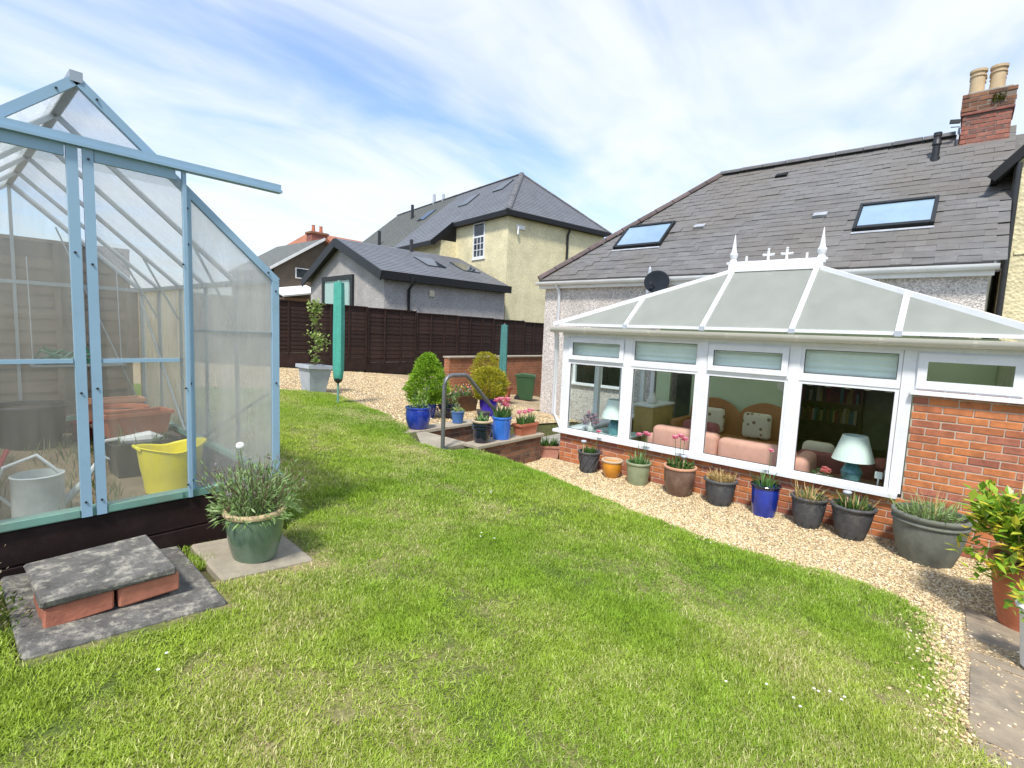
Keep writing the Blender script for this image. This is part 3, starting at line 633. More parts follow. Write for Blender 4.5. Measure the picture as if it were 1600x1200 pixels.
for i in range(1, NB):
    y = GY0 + (GY1 - GY0) * i / NB
    for x in (GX0, GX1):
        G().beam((x, y, GE), (GC, y, GR - .01), .022, .03).build('rafter', 'alu_grey', gh)
        G().box(x - .012, y - .011, .985, x + .012, y + .011, GE - .02).build('glazing_bar', 'alu_grey', gh)
        if i in (1, 3, 4):
            G().beam((x - .02 * (1 if x > GC else -1), y, GE - .28), (GC + (x - GC) * .72, y, GE + (GR - GE) * .28 - .02), .014, .014).build('corner_brace', 'alu_grey', gh)
for a, b in (((GX1 - .03, GY0 + .05, 1.52), (GX1 - .03, GY0 + 1.35, .99)), ((GX1 - .03, GY1 - .05, 2.2), (GX1 - .03, GY1 - 1.4, 1.0)), ((GX0 + .03, GY0 + .05, 2.2), (GX0 + .03, GY0 + 1.35, 1.0)), ((GC + .3, GY1 - .03, 2.8), (GX1 - .06, GY1 - .03, 1.1)), ((GC - .3, GY1 - .03, 2.8), (GX0 + .06, GY1 - .03, 1.1))):
    G().beam(a, b, .015, .012).build('diagonal_brace', 'alu_grey', gh)
for x in (GC - .48, GC, GC + .48): G().box(x - .012, GY1 - .012, .985, x + .012, GY1 + .012, slope_x(x) - .03).build('glazing_bar', 'alu_grey', gh)
G().box(GX0 + .021, GY1 - .014, 2.25, GX1 - .021, GY1 + .010, 2.285).build('tie_bar', 'alu_grey', gh)
# front posts beside the doorway, door track
for x in (1.0, 2 * GC - 1.0):
    dp = G().box(x - .014, GY0 - .022, .985, x + .02, GY0 + .018, slope_x(x) - .01).build('door_post', 'alu_blue', gh); bolts(dp, [(x, GY0 - .022, z) for z in (1.04, 1.62, 2.42, 2.62)])
tr = G().beam((GX0, GY0 - .058, 2.835), (GX1 + .01, GY0 - .058, 2.835), .035, .052).build('door_track', 'alu_blue', gh)
G().beam((GX0, GY0 - .084, 2.818), (GX1 + .012, GY0 - .084, 2.818), .012, .016).build('track_lip', 'alu_blue', tr)
for x0, x1 in ((.535, .985), (.035, .52)):
    d = G().box(x0 + .004, GY0 - .068, .95, x0 + .046, GY0 - .04, 2.81).build('door', 'alu_blue', gh)
    G().box(x1 - (.018 if x0 > .3 else .044), GY0 - .068, .95, x1, GY0 - .04, 2.81).build('door_stile', 'alu_blue', d)
    G().box(x0 + .05, GY0 - .064, 2.755, x1 - .05, GY0 - .044, 2.81).build('door_rail', 'alu_blue', d)
    G().box(x0 + .05, GY0 - .064, 1.752, x1 - .05, GY0 - .044, 1.772).build('door_rail', 'alu_blue', d)
    G().box(x0 + .05, GY0 - .064, .955, x1 - .05, GY0 - .044, .99).build('door_rail', 'alu_green', d)
    G().box(x0 + .05, GY0 - .056, 1.772, x1 - .018, GY0 - .053, 2.755).build('pane', 'poly_clear', d)
    G().box(x0 + .05, GY0 - .056, .99, x1 - .018, GY0 - .053, 1.752).build('pane', 'poly_clear', d)
    bolts(d, [(x0 + .025, GY0 - .068, z) for z in (1.03, 1.62, 2.25, 2.76)] + [(x1 - .025, GY0 - .068, z) for z in (1.03, 1.6, 2.3)])
for i in range(NB):
    y0 = GY0 + (GY1 - GY0) * i / NB + .012; y1 = GY0 + (GY1 - GY0) * (i + 1) / NB - .012
    for x in (GX0, GX1):
        s = 1 if x == GX1 else -1
        a = [(GC, y0, GR), (x, y0, GE), (x, y1, GE), (GC, y1, GR)]
        G().slab(a if s < 0 else a[::-1], .004).build('roof_pane', 'poly_roof', gh)
        G().box(x + .004 * s, y0, .985, x + .008 * s, y1, GE - .02).build('side_pane', 'poly_milk', gh)
def gable(y, xa, xb, z0, z1=None, key='poly_milk'):
    top = [(xa, z0), (xb, z0), (xb, min(slope_x(xb) - .02, z1 or 9))]
    if xa < GC < xb and not z1: top.append((GC, GR - .03))
    top.append((xa, min(slope_x(xa) - .02, z1 or 9))); G().prism(top, 1, y, y + .004).build('gable_pane', key, gh)
gable(GY0, 1.022, GX1 - .022, .985); gable(GY0, GX0 + .022, 2 * GC - 1.022, .985)
gable(GY0 - .006, .10, .978, 2.86, None, 'poly_thin')
for xa, xb in ((GX0 + .02, GC - .492), (GC - .468, GC - .012), (GC + .012, GC + .468), (GC + .492, GX1 - .02)): gable(GY1, xa, xb, .985, None, 'poly_clear')
G().beam((1.022, GY0 - .004, 1.93), (GX1 - .022, GY0 - .004, 1.93), .008, .008).build('pane_joint', 'alu_grey', gh)

# ------------------------------------------------------------------ slabs and brick step
def gslab(x0, y0, x1, y1, top, key, name='paving_slab', c=.012):
    o = ((x0 + x1) / 2, (y0 + y1) / 2, zt((x0 + x1) / 2, (y0 + y1) / 2)); mb = MB(o).cbox(x0, y0, -.04, x1, y1, top, c, .005)
    mb.v = [(x, y, z + zt(x, y)) for x, y, z in mb.v]; return mb.build(name, key)
sl = gslab(.17, 2.55, .90, 3.33, .045, 'slab_old'); tag(sl, 'lichen spotted dark slab lying flat below the brick step', 'slab')
zb = zt(.5, 2.9) + .045
for i, (x0, y0, x1, y1, lab) in enumerate(((.253, 2.73, .49, 2.80, 'orange brick under the raised slab, on the bare soil side'), (.505, 2.73, .745, 2.80, 'orange brick under the raised slab, beside the green lavender pot'), (.253, 2.815, .32, 3.03, 'dirty brick under the raised slab edge facing the dry shrub'), (.66, 2.815, .728, 3.03, 'brick under the raised slab edge facing the lavender pot'))):
    b = MB(((x0 + x1) / 2, (y0 + y1) / 2, zb)).cbox(x0, y0, zb, x1, y1, zb + .091, .008, .003).build('brick', 'brick'); tag(b, lab, 'brick', 'bricks of the garden step')
s2 = MB((.52, 3.0, zb + .092)).cbox(.243, 2.715, zb + .092, .733, 3.215, zb + .134, .01, .006).build('paving_slab', 'slab_old'); tag(s2, 'lichen spotted grey slab raised on orange bricks as a step', 'slab')
s3 = gslab(.955, 2.79, 1.46, 3.30, .045, 'slab_pale'); tag(s3, 'pale square paving slab under the green lavender pot', 'slab')

# ------------------------------------------------------------------ pots and plants
def rim_profile(r0, r1, h, rim=.02, rh=.03, th=.015, belly=0):
    p = [(0, 0), (r0, 0)]
    for i in range(1, 7):
        t = i / 6; p.append((r0 + (r1 - r0) * t + belly * math.sin(math.pi * t), (h - rh) * t))
    p += [(r1 + rim * .6, h - rh), (r1 + rim, h - rh * .6), (r1 + rim, h - rh * .25), (r1 + rim * .7, h), (r1 - th * .6, h), (r1 - th, h - .02), (r1 - th, h - .05)]
    return p
def pot(name, label, loc, r0, r1, h, key, rim=.02, rh=.03, belly=0, rimkey=None, group='flower pots', sx=1, sy=1, rz=0, n=30, swirl=False, cat='potted plant'):
    t = thing(name, label, cat, loc, rz, group); pr = rim_profile(r0, r1, h, rim, rh, .015, belly)
    if rimkey:
        autosmooth(MB().lathe(pr[:8], n, (0, 0, 0), sx, sy).build('pot_body', key, t)); autosmooth(MB().lathe([(pr[7][0] * .97, h - rh - .002)] + pr[8:], n, (0, 0, 0), sx, sy).build('pot_rim', rimkey, t))
    else: autosmooth(MB().lathe(pr, n, (0, 0, 0), sx, sy).build('pot_body', key, t))
    if swirl:
        mb = MB()
        for q in range(9):
            a0 = q * 2 * math.pi / 9
            mb.tube([((r0 + (r1 - r0) * tt + .002) * math.cos(a0 + tt * 1.1), (r0 + (r1 - r0) * tt + .002) * math.sin(a0 + tt * 1.1), tt * (h - rh)) for tt in (.08, .25, .4, .55, .7, .85, .97)], .007, 5)
        mb.build('swirl_relief', key, t, True)
    MB().lathe([(r1 - .016, h - .05), (r1 - .05, h - .038), (.001, h - .03)], 16, (0, 0, 0), sx, sy).build('soil', 'soil', t)
    return t
def straps(t, n, r, z, lo, hi, wd, key='tulip_leaf', lean=.5, name='leaves', sx=1, sy=1, cx=0, cy=0):
    mb = MB()
    for i in range(n):
        a = U(0, 6.283); q = r * math.sqrt(random.random()); b = a + U(-.8, .8); k = U(.1, lean)
        mb.blade((cx + q * math.cos(a) * sx, cy + q * math.sin(a) * sy, z - .01), (math.cos(b) * k, math.sin(b) * k, 1), U(lo, hi), wd * U(.7, 1.2), U(.1, .9), 4)
    return mb.build(name, key, t)
def leafclump(t, n, r, z, h, ll, lw, key, name='leaves', sx=1, sy=1, cx=0, cy=0, shell=False):
    mb = MB()
    for i in range(n):
        d = rdir(-.2); q = (.75 + .25 * random.random()) if shell else random.random() ** .4
        p = Vector((cx + d.x * q * r * sx, cy + d.y * q * r * sy, z + max(.0, d.z) * q * h))
        mb.leaf(p, (d + rdir() * .8).normalized(), rdir(), ll * U(.6, 1.3), lw * U(.6, 1.3))
    return mb.build(name, key, t)
def stems(t, n, r, z, lo, hi, key='twig', rad=.002, lean=.4, name='stems'):
    mb = MB(); tips = []
    for i in range(n):
        a = U(0, 6.283); q = r * random.random(); p = Vector((q * math.cos(a), q * math.sin(a), z - .02)); ln = U(lo, hi); k = U(.05, lean)
        e = p + Vector((math.cos(a) * k, math.sin(a) * k, 1)).normalized() * ln; mb.tube([p, (p + e) / 2 + rdir() * ln * .05, e], rad, 4, False); tips.append(e)
    mb.build(name, key, t); return tips
def flower(t, p, r, key='pink', name='flower'):
    mb = MB(); p = Vector(p)
    for ring, (n, lift, s) in enumerate(((6, .9, 1.0), (5, 1.6, .8), (7, .25, .85))):
        for k in range(n):
            a = k * 6.283 / n + ring * .5; d = Vector((math.cos(a), math.sin(a), lift)).normalized()
            q = p - Vector((0, 0, r * .5)); mb.leaf(q, d, (0, 0, 1), r * 1.5 * s, r * 1.15 * s, .35)
    return mb.build(name, key, t)
def tulips(t, spots, r, z):
    mb = MB()
    for dx, dy, h in spots:
        mb.tube([(dx * .5, dy * .5, z - .02), (dx * .85, dy * .85, z + h * .6), (dx, dy, z + h)], .0035, 5, False)
        flower(t, (dx, dy, z + h), r)
    mb.build('flower_stems', 'stem', t)

RI = Vector((.66, -.75, 0))      # along the pot row, roughly
lav = pot('potted_lavender', 'grey green lavender bush in sea green glazed pot with tan rim', (1.20, 2.98, zt(1.2, 3) + .045), .115, .155, .29, 'sage_dark', .014, .028, .01, 'buff')
tips = stems(lav, 150, .12, .27, .16, .36, 'twig', .0018, .9); mb = MB(); fb = MB()
for e in tips:
    for i in range(14):
        p = e * U(.45, 1) + rdir() * .012; p.z = max(p.z, .26); mb.leaf(p, (rdir(-.1) + Vector((e.x * 2, e.y * 2, .8))).normalized(), rdir(), U(.025, .05), U(.005, .009))
    if random.random() < .28:
        for i in range(7): fb.leaf(e + Vector((0, 0, i * .004 - .01)) + rdir() * .004, rdir(0), rdir(), .014, .009)
mb.build('leaves', 'lav_leaf', lav); fb.build('flower_spikes', 'lav_petals', lav)
MB().lathe([(0, -.024), (.017, -.017), (.024, 0), (.017, .017), (0, .024)], 10, (-.07, .02, .66)).build('dandelion_clock', 'daisy', lav, True); MB().tube([(-.03, .01, .3), (-.07, .02, .65)], .002, 5).build('stalk', 'stem', lav)
leafclump(lav, 1100, .23, .27, .24, .05, .009, 'lav_leaf', 'inner_leaves')

# dry shrub at the left edge
ds = thing('dry_shrub', 'sprawling dry shrub with pale buds on bare soil beside the step', 'shrub', (.11, 2.95, zt(.1, 2.9)))
bm_, tw = MB(), MB()
for i in range(46):
    a = U(0, 6.28); e = Vector((math.cos(a) * U(.05, .16) - .06, math.sin(a) * U(.05, .3) , U(.08, .42))); tw.tube([(U(-.1, .05), U(-.15, .15), 0), e * .6 + rdir() * .03, e], .0025, 4, False)
    for k in range(9): bm_.leaf(e * U(.3, 1.0) + rdir() * .03, rdir(-.2), rdir(), U(.012, .022), U(.008, .014))
tw.build('twigs', 'twig', ds); bm_.build('buds', 'bud', ds)
leafclump(ds, 350, .2, .0, .1, .03, .012, 'weed', 'low_leaves', .7, 1.2)

# row of pots in front of the conservatory
def PZ(x, y): return zt(x, y) + .018
PX = 6.19
p = pot('potted_bulbs', 'dark grey swirled planter with a few green leaves beside the ochre bowl', (PX, 3.86, PZ(PX, 3.8)), .115, .15, .30, 'lead', .018, .03, 0, swirl=True)
straps(p, 60, .11, .27, .06, .15, .02, 'dark_leaf'); tulips(p, [(.12 * RI.x, .12 * RI.y, .32)], .035, .27)
p = pot('ochre_bowl', 'empty ochre glazed bowl with an unglazed tan rim', (PX, 3.48, PZ(PX, 3.5)), .085, .135, .25, 'ochre', .015, .03, .02, 'ochre_rim', cat='pot')
p = pot('potted_tulips', 'sage green glazed pot with two pink flowers on tall stems', (PX, 3.08, PZ(PX, 3)), .125, .158, .30, 'sage', .016, .03, .005)
straps(p, 46, .12, .27, .08, .2, .02); tulips(p, [(-.02 * RI.x, -.02 * RI.y, .40), (.07 * RI.x, .07 * RI.y, .42), (.11 * RI.x, .1 * RI.y, .40)], .04, .27)
p = pot('potted_peony_tulips', 'wide brown stoneware pot with pink double flowers', (PX - .02, 2.50, PZ(PX, 2.5)), .13, .19, .37, 'brown_pot', .016, .03, .022, 'terra_pale')
straps(p, 40, .15, .33, .06, .16, .022, 'dark_leaf'); leafclump(p, 120, .16, .33, .1, .06, .03, 'dark_leaf'); tulips(p, [(-.09 * RI.x, -.09 * RI.y, .40), (-.02 * RI.x, -.02 * RI.y, .42), (.03 * RI.x, .03 * RI.y, .38)], .045, .33)
p = pot('potted_dried_plant', 'lead grey planter full of dry straw coloured leaves beside the cobalt pot', (PX, 2.0, PZ(PX, 2)), .12, .175, .31, 'lead', .022, .03, .01, swirl=True)
straps(p, 120, .14, .28, .06, .18, .014, 'dry_leaf', 1.0); leafclump(p, 150, .15, .28, .12, .05, .02, 'dry_leaf', 'dry_leaves')
p = pot('potted_bulb_leaves', 'tall cobalt blue glazed pot with grey green leaves below the window', (PX, 1.50, PZ(PX, 1.5)), .115, .145, .36, 'blue_glaze', .018, .03, .008, 'navy')
straps(p, 45, .11, .33, .08, .22, .024, 'tulip_leaf'); tulips(p, [(.02 * RI.x, .02 * RI.y, .42)], .03, .33)
p = pot('potted_faded_daffodils', 'lead grey planter with faded trailing straw leaves between blue pot and wide planter', (PX, 1.06, PZ(PX, 1)), .115, .165, .33, 'lead', .02, .03, .01, swirl=True)
straps(p, 110, .15, .29, .08, .24, .012, 'dry_leaf', 1.6); straps(p, 25, .12, .29, .1, .2, .016, 'tulip_leaf', .8, 'green_leaves')
p = pot('potted_grassy_bulbs', 'lead grey swirled planter with dense dark green strap leaves', (PX - .02, .66, PZ(PX, .6)), .12, .185, .34, 'lead', .024, .03, .01, swirl=True)
straps(p, 110, .15, .30, .08, .2, .014, 'dark_leaf', 1.0); straps(p, 26, .15, .30, .1, .26, .01, 'dry_leaf', 1.0, 'dry_leaves')
p = pot('large_round_planter', 'large mossy grey round planter with grassy weeds by the brick wall', (6.06, .05, PZ(6.1, 0)), .20, .28, .45, 'stone_pot', .022, .04, .02)
MB().lathe([(.286, .36), (.294, .367), (.294, .377), (.287, .384)], 36).build('moulding', 'stone_pot', p)
straps(p, 150, .24, .40, .08, .26, .012, 'lav_leaf', 1.2); leafclump(p, 260, .24, .40, .12, .06, .014, 'lav_leaf'); straps(p, 24, .08, .4, .2, .34, .006, 'dry_leaf', .9, 'dry_stalks', 1, 1, .05 * RI.x, .05 * RI.y)
# solar stake lights standing in pots
for x, y, z, lab in ((PX - .05, 3.93, .30, 'small solar stake light standing in the planter next to the corner of the conservatory'), (PX - .02, 2.46, .36, 'small solar stake light among the pink flowers of the brown pot'), (PX - .05, .72, .33, 'small solar stake light in the planter of dark strap leaves')):
    s = thing('solar_light', lab, 'garden light', (x, y, PZ(x, y) + z - .06), 0, 'solar stake lights')
    MB().tube([(0, 0, -.03), (0, 0, .17)], .012, 8).build('stake', 'buff', s); MB().lathe([(.026, .17), (.04, .19), (.042, .2), (.03, .21), (0, .213)], 14).build('lamp_head', 'pale_pot', s, True)

# terracotta trough by the conservatory corner
def trough(name, label, loc, lx, ly, h, key, rz=0, taper=.85, group='flower pots'):
    t = thing(name, label, 'potted plant', loc, rz, group); mb = MB(); a, b = lx / 2, ly / 2; k = taper; th = .015
    mb.add([(-a * k, -b * k, 0), (a * k, -b * k, 0), (a * k, b * k, 0), (-a * k, b * k, 0), (-a, -b, h), (a, -b, h), (a, b, h), (-a, b, h),
            (-a + th, -b + th, h), (a - th, -b + th, h), (a - th, b - th, h), (-a + th, b - th, h), (-a + th, -b + th, h - .05), (a - th, -b + th, h - .05), (a - th, b - th, h - .05), (-a + th, b - th, h - .05)],
           [(3, 2, 1, 0), (0, 1, 5, 4), (1, 2, 6, 5), (2, 3, 7, 6), (3, 0, 4, 7), (4, 5, 9, 8), (5, 6, 10, 9), (6, 7, 11, 10), (7, 4, 8, 11), (8, 9, 13, 12), (9, 10, 14, 13), (10, 11, 15, 14), (11, 8, 12, 15)])
    mb.build('trough_body', key, t)
    r_ = MB(); e = .012
    for x0, y0, x1, y1 in ((-a - e, -b - e, a + e, -b + .004), (-a - e, b - .004, a + e, b + e), (-a - e, -b + .0042, -a + .004, b - .0042), (a - .004, -b + .0042, a + e, b - .0042)): r_.box(x0, y0, h - .03, x1, y1, h + .003)
    r_.build('rim', key, t); MB().box(-a + th, -b + th, h - .05, a - th, b - th, h - .035).build('soil', 'soil', t); return t
p = trough('terracotta_trough', 'dull pink terracotta trough of green leaves between conservatory corner and garden wall', (6.42, 4.78, .0), .36, .22, .24, 'terracotta_pink', R(-48))
straps(p, 160, .13, .20, .1, .22, .012, 'dark_leaf', .6, 'leaves', 1.2, .8)

# laurel and the pots beside the paved path
p = pot('potted_laurel', 'gold splashed laurel bush in tall orange terracotta pot', (5.0, -.55, PZ(5, -.5)), .15, .23, .50, 'terracotta', .025, .06, .01)
tips = stems(p, 60, .12, .46, .18, .48, 'pine', .006, .9, 'branches'); mb = MB()
for e in tips:
    for i in range(28):
        q = Vector((e.x, e.y, e.z)) * 1.0 + rdir() * U(.02, .14); d = (rdir(-.3) + Vector((e.x, e.y, .2))).normalized(); mb.leaf(q, d, (0, 0, 1), U(.075, .125), U(.04, .062), .12)
mb.build('leaves', 'laurel', p)
for bx, by, bz in ((-.22, .26, .42), (-.3, .16, .5), (-.1, .34, .5)):
    b = MB()
    for i in range(34): b.leaf(Vector((bx, by, bz)) + rdir() * U(.02, .11), (rdir(-.4)), (0, 0, 1), U(.06, .1), U(.03, .05), .12)
    b.build('low_branch_leaves', 'laurel', p); MB().tube([(0, 0, .46), (bx * .6, by * .6, bz + .05), (bx, by, bz)], .006, 6).build('low_branch', 'pine', p)
p = pot('black_plastic_pot', 'black plastic pot half hidden behind the terracotta laurel pot', (5.52, -.52, PZ(5.5, -.4)), .11, .14, .28, 'black', .012, .03, 0, cat='pot')
leafclump(p, 60, .11, .26, .1, .05, .03, 'laurel')
p = pot('white_ribbed_pot', 'white fluted pot standing on the path slab next to the terracotta pot', (4.12, -.545, PZ(4.1, -.5) + .02), .10, .135, .36, 'white_pot', .02, .03, 0)
leafclump(p, 160, .18, .32, .22, .07, .035, 'laurel')
# path slabs at the right
for i, (x0, x1, lab) in enumerate(((3.95, 5.05, 'weathered path slab by the terracotta pot'), (3.0, 3.92, 'weathered path slab next to the thinning lawn edge, beyond the white pot'), (2.0, 2.97, 'weathered path slab furthest from the conservatory'))):
    y1 = -.22; y0 = -.95; mb = MB(((x0 + x1) / 2, -.6, 0)); e = .021
    mb.add([(x, y, zt(x, y) + dz) for dz in (-.03, e) for x, y in ((x0, y0), (x1, y0), (x1, y1 + U(-.02, .02)), (x0, y1 + U(-.02, .02)))], [(3, 2, 1, 0), (4, 5, 6, 7), (0, 1, 5, 4), (1, 2, 6, 5), (2, 3, 7, 6), (3, 0, 4, 7)])
    tag(mb.build('path_slab', 'slab_path'), lab, 'slab', 'slabs of the side path')

# ------------------------------------------------------------------ sunken steps, walls, handrail
tag(MB((4.5, 5.45, 0)).cbox(4.14, 4.97, .33, 4.86, 5.93, zt(4.5, 5.4) + .01, .01, .004).build('landing_slab', 'slab_pale'), 'pale paved landing at the head of the sunken steps', 'slab')
for i, (x0, z, lab) in enumerate(((4.87, .30, 'upper concrete step going down between the garden walls'), (5.17, .15, 'lower concrete step going down between the garden walls'))):
    tag(MB((x0, 5.45, 0)).cbox(x0, 4.96, -.1, x0 + .299, 5.94, z, .008).build('step', 'slab_pale'), lab, 'step', 'sunken steps')
tag(MB().box(5.47, 4.97, -.05, 9.35, 5.93, .0).build('patio', 'concrete'), kind='structure')
def gwall(name, label, x0, x1, y0, y1, z0, zc, faces, key='brick_brown'):
    o = ((x0 + x1) / 2, (y0 + y1) / 2, z0); t = thing(name, label, 'garden wall', o)
    c = MB(o).box(x0 + .01, y0 + .01, z0, x1 - .01, y1 - .01, zc).build('wall_core', 'mortar_dark', t)
    if 'front' in faces: brick_wall(c, o, (x0, y0 + .01, z0), (1, 0, 0), (0, -1, 0), x1 - x0, zc - z0, key)
    if 'end' in faces: brick_wall(c, o, (x1 - .01, y0 + .06, z0), (0, 1, 0), (1, 0, 0), y1 - y0 - .1, zc - z0, key)
    x = x0 - .05
    while x < x1 - .02:
        xe = min(x + .44, x1 + .03); MB(o).cbox(x, y0 - .04, zc + .003, xe - .006, y1 + .04, zc + .05, .006, .003).build('coping_slab', 'coping', t); x = xe
    return t
gwall('garden_wall', 'low brown brick retaining wall with slab coping carrying the tulip pots', 4.80, 6.17, 4.72, 4.94, -.03, .42, ('front', 'end'))
gwall('garden_wall', 'low brown brick wall with slab coping carrying the wide cobalt pot, beyond the steps', 4.50, 6.35, 5.97, 6.19, -.03, .43, ('front',))
hr = thing('handrail', 'bent grey metal tube handrail at the head of the steps', 'handrail', (4.34, 4.93, zt(4.3, 4.9)))
rp = [Vector((0, 0, -.1)), Vector((0, 0, .85))] + [Vector((.0 + .12 * (1 - math.cos(a)), 0, .85 + .12 * math.sin(a))) for a in (R(30), R(60), R(90))] + [Vector((.33, .0, .97))] + [Vector((.33 + .14 * math.sin(a), 0, .97 - .14 * (1 - math.cos(a)))) for a in (R(15), R(30), R(42))] + [Vector((.33 + .09 + .55, 0, .97 - .035 - .50)), Vector((.33 + .09 + .9, 0, .97 - .035 - .82))]
autosmooth(MB().tube(rp, .027, 12).build('rail_tube', 'steel', hr), 60)
MB().lathe([(.05, .0), (.05, .012), (.03, .016), (.025, .02)], 14).build('base_flange', 'steel', hr)

# pots on the near wall
WT = .473
p = pot('black_glazed_pot', 'ridged black glazed pot with a tan rim and small shoot on the wall', (4.97, 4.84, WT), .10, .135, .31, 'navy', .018, .03, .012, 'ochre_rim')
for z in (.2, .24): MB().lathe([(.138, z - .008), (.150, z), (.138, z + .008)], 26).build('ridge', 'navy', p)
straps(p, 22, .09, .28, .06, .16, .03, 'tulip_leaf', .6)
p = pot('blue_tulip_pot', 'straight sided mid blue pot of pink tulips on the wall', (5.37, 4.84, WT), .125, .135, .32, 'blue_mid', .012, .03, 0)
straps(p, 70, .11, .29, .12, .24, .035, 'tulip_leaf', .6); tulips(p, [(-.08 * RI.x, -.08 * RI.y, .26), (-.04 * RI.x + .04, -.04 * RI.y + .04, .24), (.07 * RI.x, .07 * RI.y, .28), (.09 * RI.x - .04, .09 * RI.y, .2), (.03 * RI.x, .03 * RI.y, .22), (-.02, .02, .28)], .05, .29)
p = trough('orange_trough', 'orange terracotta trough of small pink tulips at the end of the wall', (5.90, 4.83, WT), .40, .17, .17, 'terracotta')
straps(p, 90, .10, .15, .08, .2, .028, 'tulip_leaf', .5, 'leaves', 1.7, .7); tulips(p, [(-.17, 0, .19), (-.12, .03, .2), (-.06, -.02, .19), (0, .02, .2), (.05, -.02, .19), (.10, .02, .21), (.15, 0, .2)], .035, .15)
# pots on and behind the far wall
p = pot('wide_blue_pot', 'wide cobalt blue glazed pot with sparse shoots beside the lawn', (4.86, 6.10, .485), .14, .185, .33, 'blue_glaze', .012, .03, .025)
stems(p, 14, .12, .3, .15, .45, 'stem', .003, .35); leafclump(p, 70, .15, .32, .28, .05, .03, 'shrub_leaf'); leafclump(p, 60, .17, .3, .05, .05, .03, 'dark_leaf', 'low_leaves')
p = pot('small_blue_pot', 'small matt blue pot with low yellowish leaves on the wall coping', (5.66, 6.08, .485), .085, .105, .19, 'blue_matt', .008, .02, 0)
leafclump(p, 110, .10, .17, .09, .035, .02, 'shrub_leaf'); straps(p, 20, .09, .16, .05, .12, .012, 'dry_leaf', 1)
def conifer(name, label, loc, pr, ph, potkey, r, h, z0, key, n, shape, group):
    t = pot(name, label, loc, pr * .72, pr, ph, potkey, .015, .03, .01, group=group)
    MB().tube([(0, 0, ph - .05), (0, 0, z0 + h * .6)], .018, 7).build('trunk', 'twig', t); mb = MB()
    for i in range(n):
        u = random.random() ** 1.2; a = U(0, 6.283)
        nz = mnoise.noise((math.cos(a) * 2.2 + loc[0], math.sin(a) * 2.2, u * 4.5)); rr = r * shape(u) * (.55 + .45 * random.random() ** .5) * (1 + .42 * nz) * (1.18 if random.random() < .04 else 1)
        p_ = Vector((rr * math.cos(a), rr * math.sin(a), z0 + u * h)); dd = (Vector((math.cos(a), math.sin(a), .5)) + rdir() * .7).normalized()
        for k in range(4): mb.leaf(p_ + rdir() * .015, (dd + rdir() * .6).normalized(), rdir(), U(.03, .07), U(.008, .016))
    mb.build('foliage', key, t); return t
conifer('potted_conifer', 'bushy bright green cone shaped conifer in dark blue pot', (5.75, 6.98, zt(5.75, 7)), .17, .30, 'blue_glaze', .43, .84, .28, 'conifer', 4600, lambda u: (1 - u) ** .55 * (.6 + 1.25 * min(u, .3)) + .02, 'potted conifers')
conifer('potted_golden_conifer', 'round golden conifer in violet blue pot in front of the wheelie bin', (7.35, 7.0, zt(7.35, 7)), .19, .38, 'violet_glaze', .34, .62, .36, 'gold_conifer', 2800, lambda u: math.sqrt(max(.0, 1 - (2 * u - .9) ** 2 * .8)), 'potted conifers')
conifer('potted_golden_conifer', 'round golden conifer in terracotta pot close to the orange brick wall', (9.55, 9.25, zt(9.5, 9.2)), .2, .42, 'terracotta', .36, .75, .45, 'gold_conifer', 1600, lambda u: math.sqrt(max(.0, 1 - (2 * u - .9) ** 2 * .8)), 'potted conifers')
p = pot('trailing_purple_pot', 'low dark pot overflowing with deep purple flowers below the conifer', (6.15, 6.85, zt(6.1, 6.8)), .12, .16, .22, 'navy', .015, .03)
leafclump(p, 160, .22, .16, .12, .05, .035, 'purple', 'flowers'); leafclump(p, 200, .2, .18, .24, .05, .025, 'lav_leaf'); stems(p, 20, .12, .2, .2, .42, 'stem', .003, .6)
p = trough('flower_trough', 'dark wooden trough of mixed spring flowers behind the handrail', (7.0, 7.5, zt(7, 7.5)), 1.0, .3, .34, 'wood', R(10))
leafclump(p, 320, .2, .32, .2, .06, .03, 'tulip_leaf', 'leaves', 2.2, .7); leafclump(p, 90, .2, .40, .16, .05, .04, 'mixed_petals', 'flowers', 2.2, .7)
p = pot('grey_pot', 'small empty grey pot below the violet blue pot', (6.75, 6.55, zt(6.7, 6.5)), .09, .12, .18, 'lead', .012, .02, cat='pot')
p = pot('tall_terracotta_pot', 'stacked terracotta chimney shaped pot beside the wheelie bin', (9.65, 8.55, zt(9.6, 8.5)), .10, .11, .42, 'terracotta', .03, .05, -.03, cat='pot')

# ------------------------------------------------------------------ rotary airers, wheelie bin, pale pot
def airer(name, label, loc, zlo, zhi, r, key, polekey):
    t = thing(name, label, 'clothes airer', loc, 0, 'covered rotary clothes airers')
    MB().tube([(0, 0, -.05), (0, 0, zhi + .03)], .02, 8).build('pole', polekey, t); mb = MB(); n = 26; prof = [(.045, zlo), (.075, zlo + .06), (r, zlo + .22), (r * 1.02, (zlo + zhi) / 2), (r * .95, zhi - .12), (r * .9, zhi - .01), (.02, zhi)]; vs = []
    for j, (rr, z) in enumerate(prof):
        for k in range(n):
            a = 2 * math.pi * k / n; q = rr * (1 + .17 * math.cos(4 * a + j * .25) + .10 * math.cos(9 * a + j * .7)); vs.append((q * math.cos(a), q * math.sin(a), z))
    mb.add(vs, [(j * n + k, j * n + (k + 1) % n, (j + 1) * n + (k + 1) % n, (j + 1) * n + k) for j in range(len(prof) - 1) for k in range(n)]); autosmooth(mb.build('cover', key, t), 50)
    MB().lathe([(.03, zlo - .03), (.07, zlo + .01), (.078, zlo + .055), (.05, zlo + .06)], 12).build('cover_hem', 'black', t); return t
airer('rotary_airer', 'folded rotary airer in a bright teal cover standing on the lawn', (4.78, 8.28, zt(4.8, 8.3)), .42, 2.17, .084, 'teal_cover', 'alu_green')
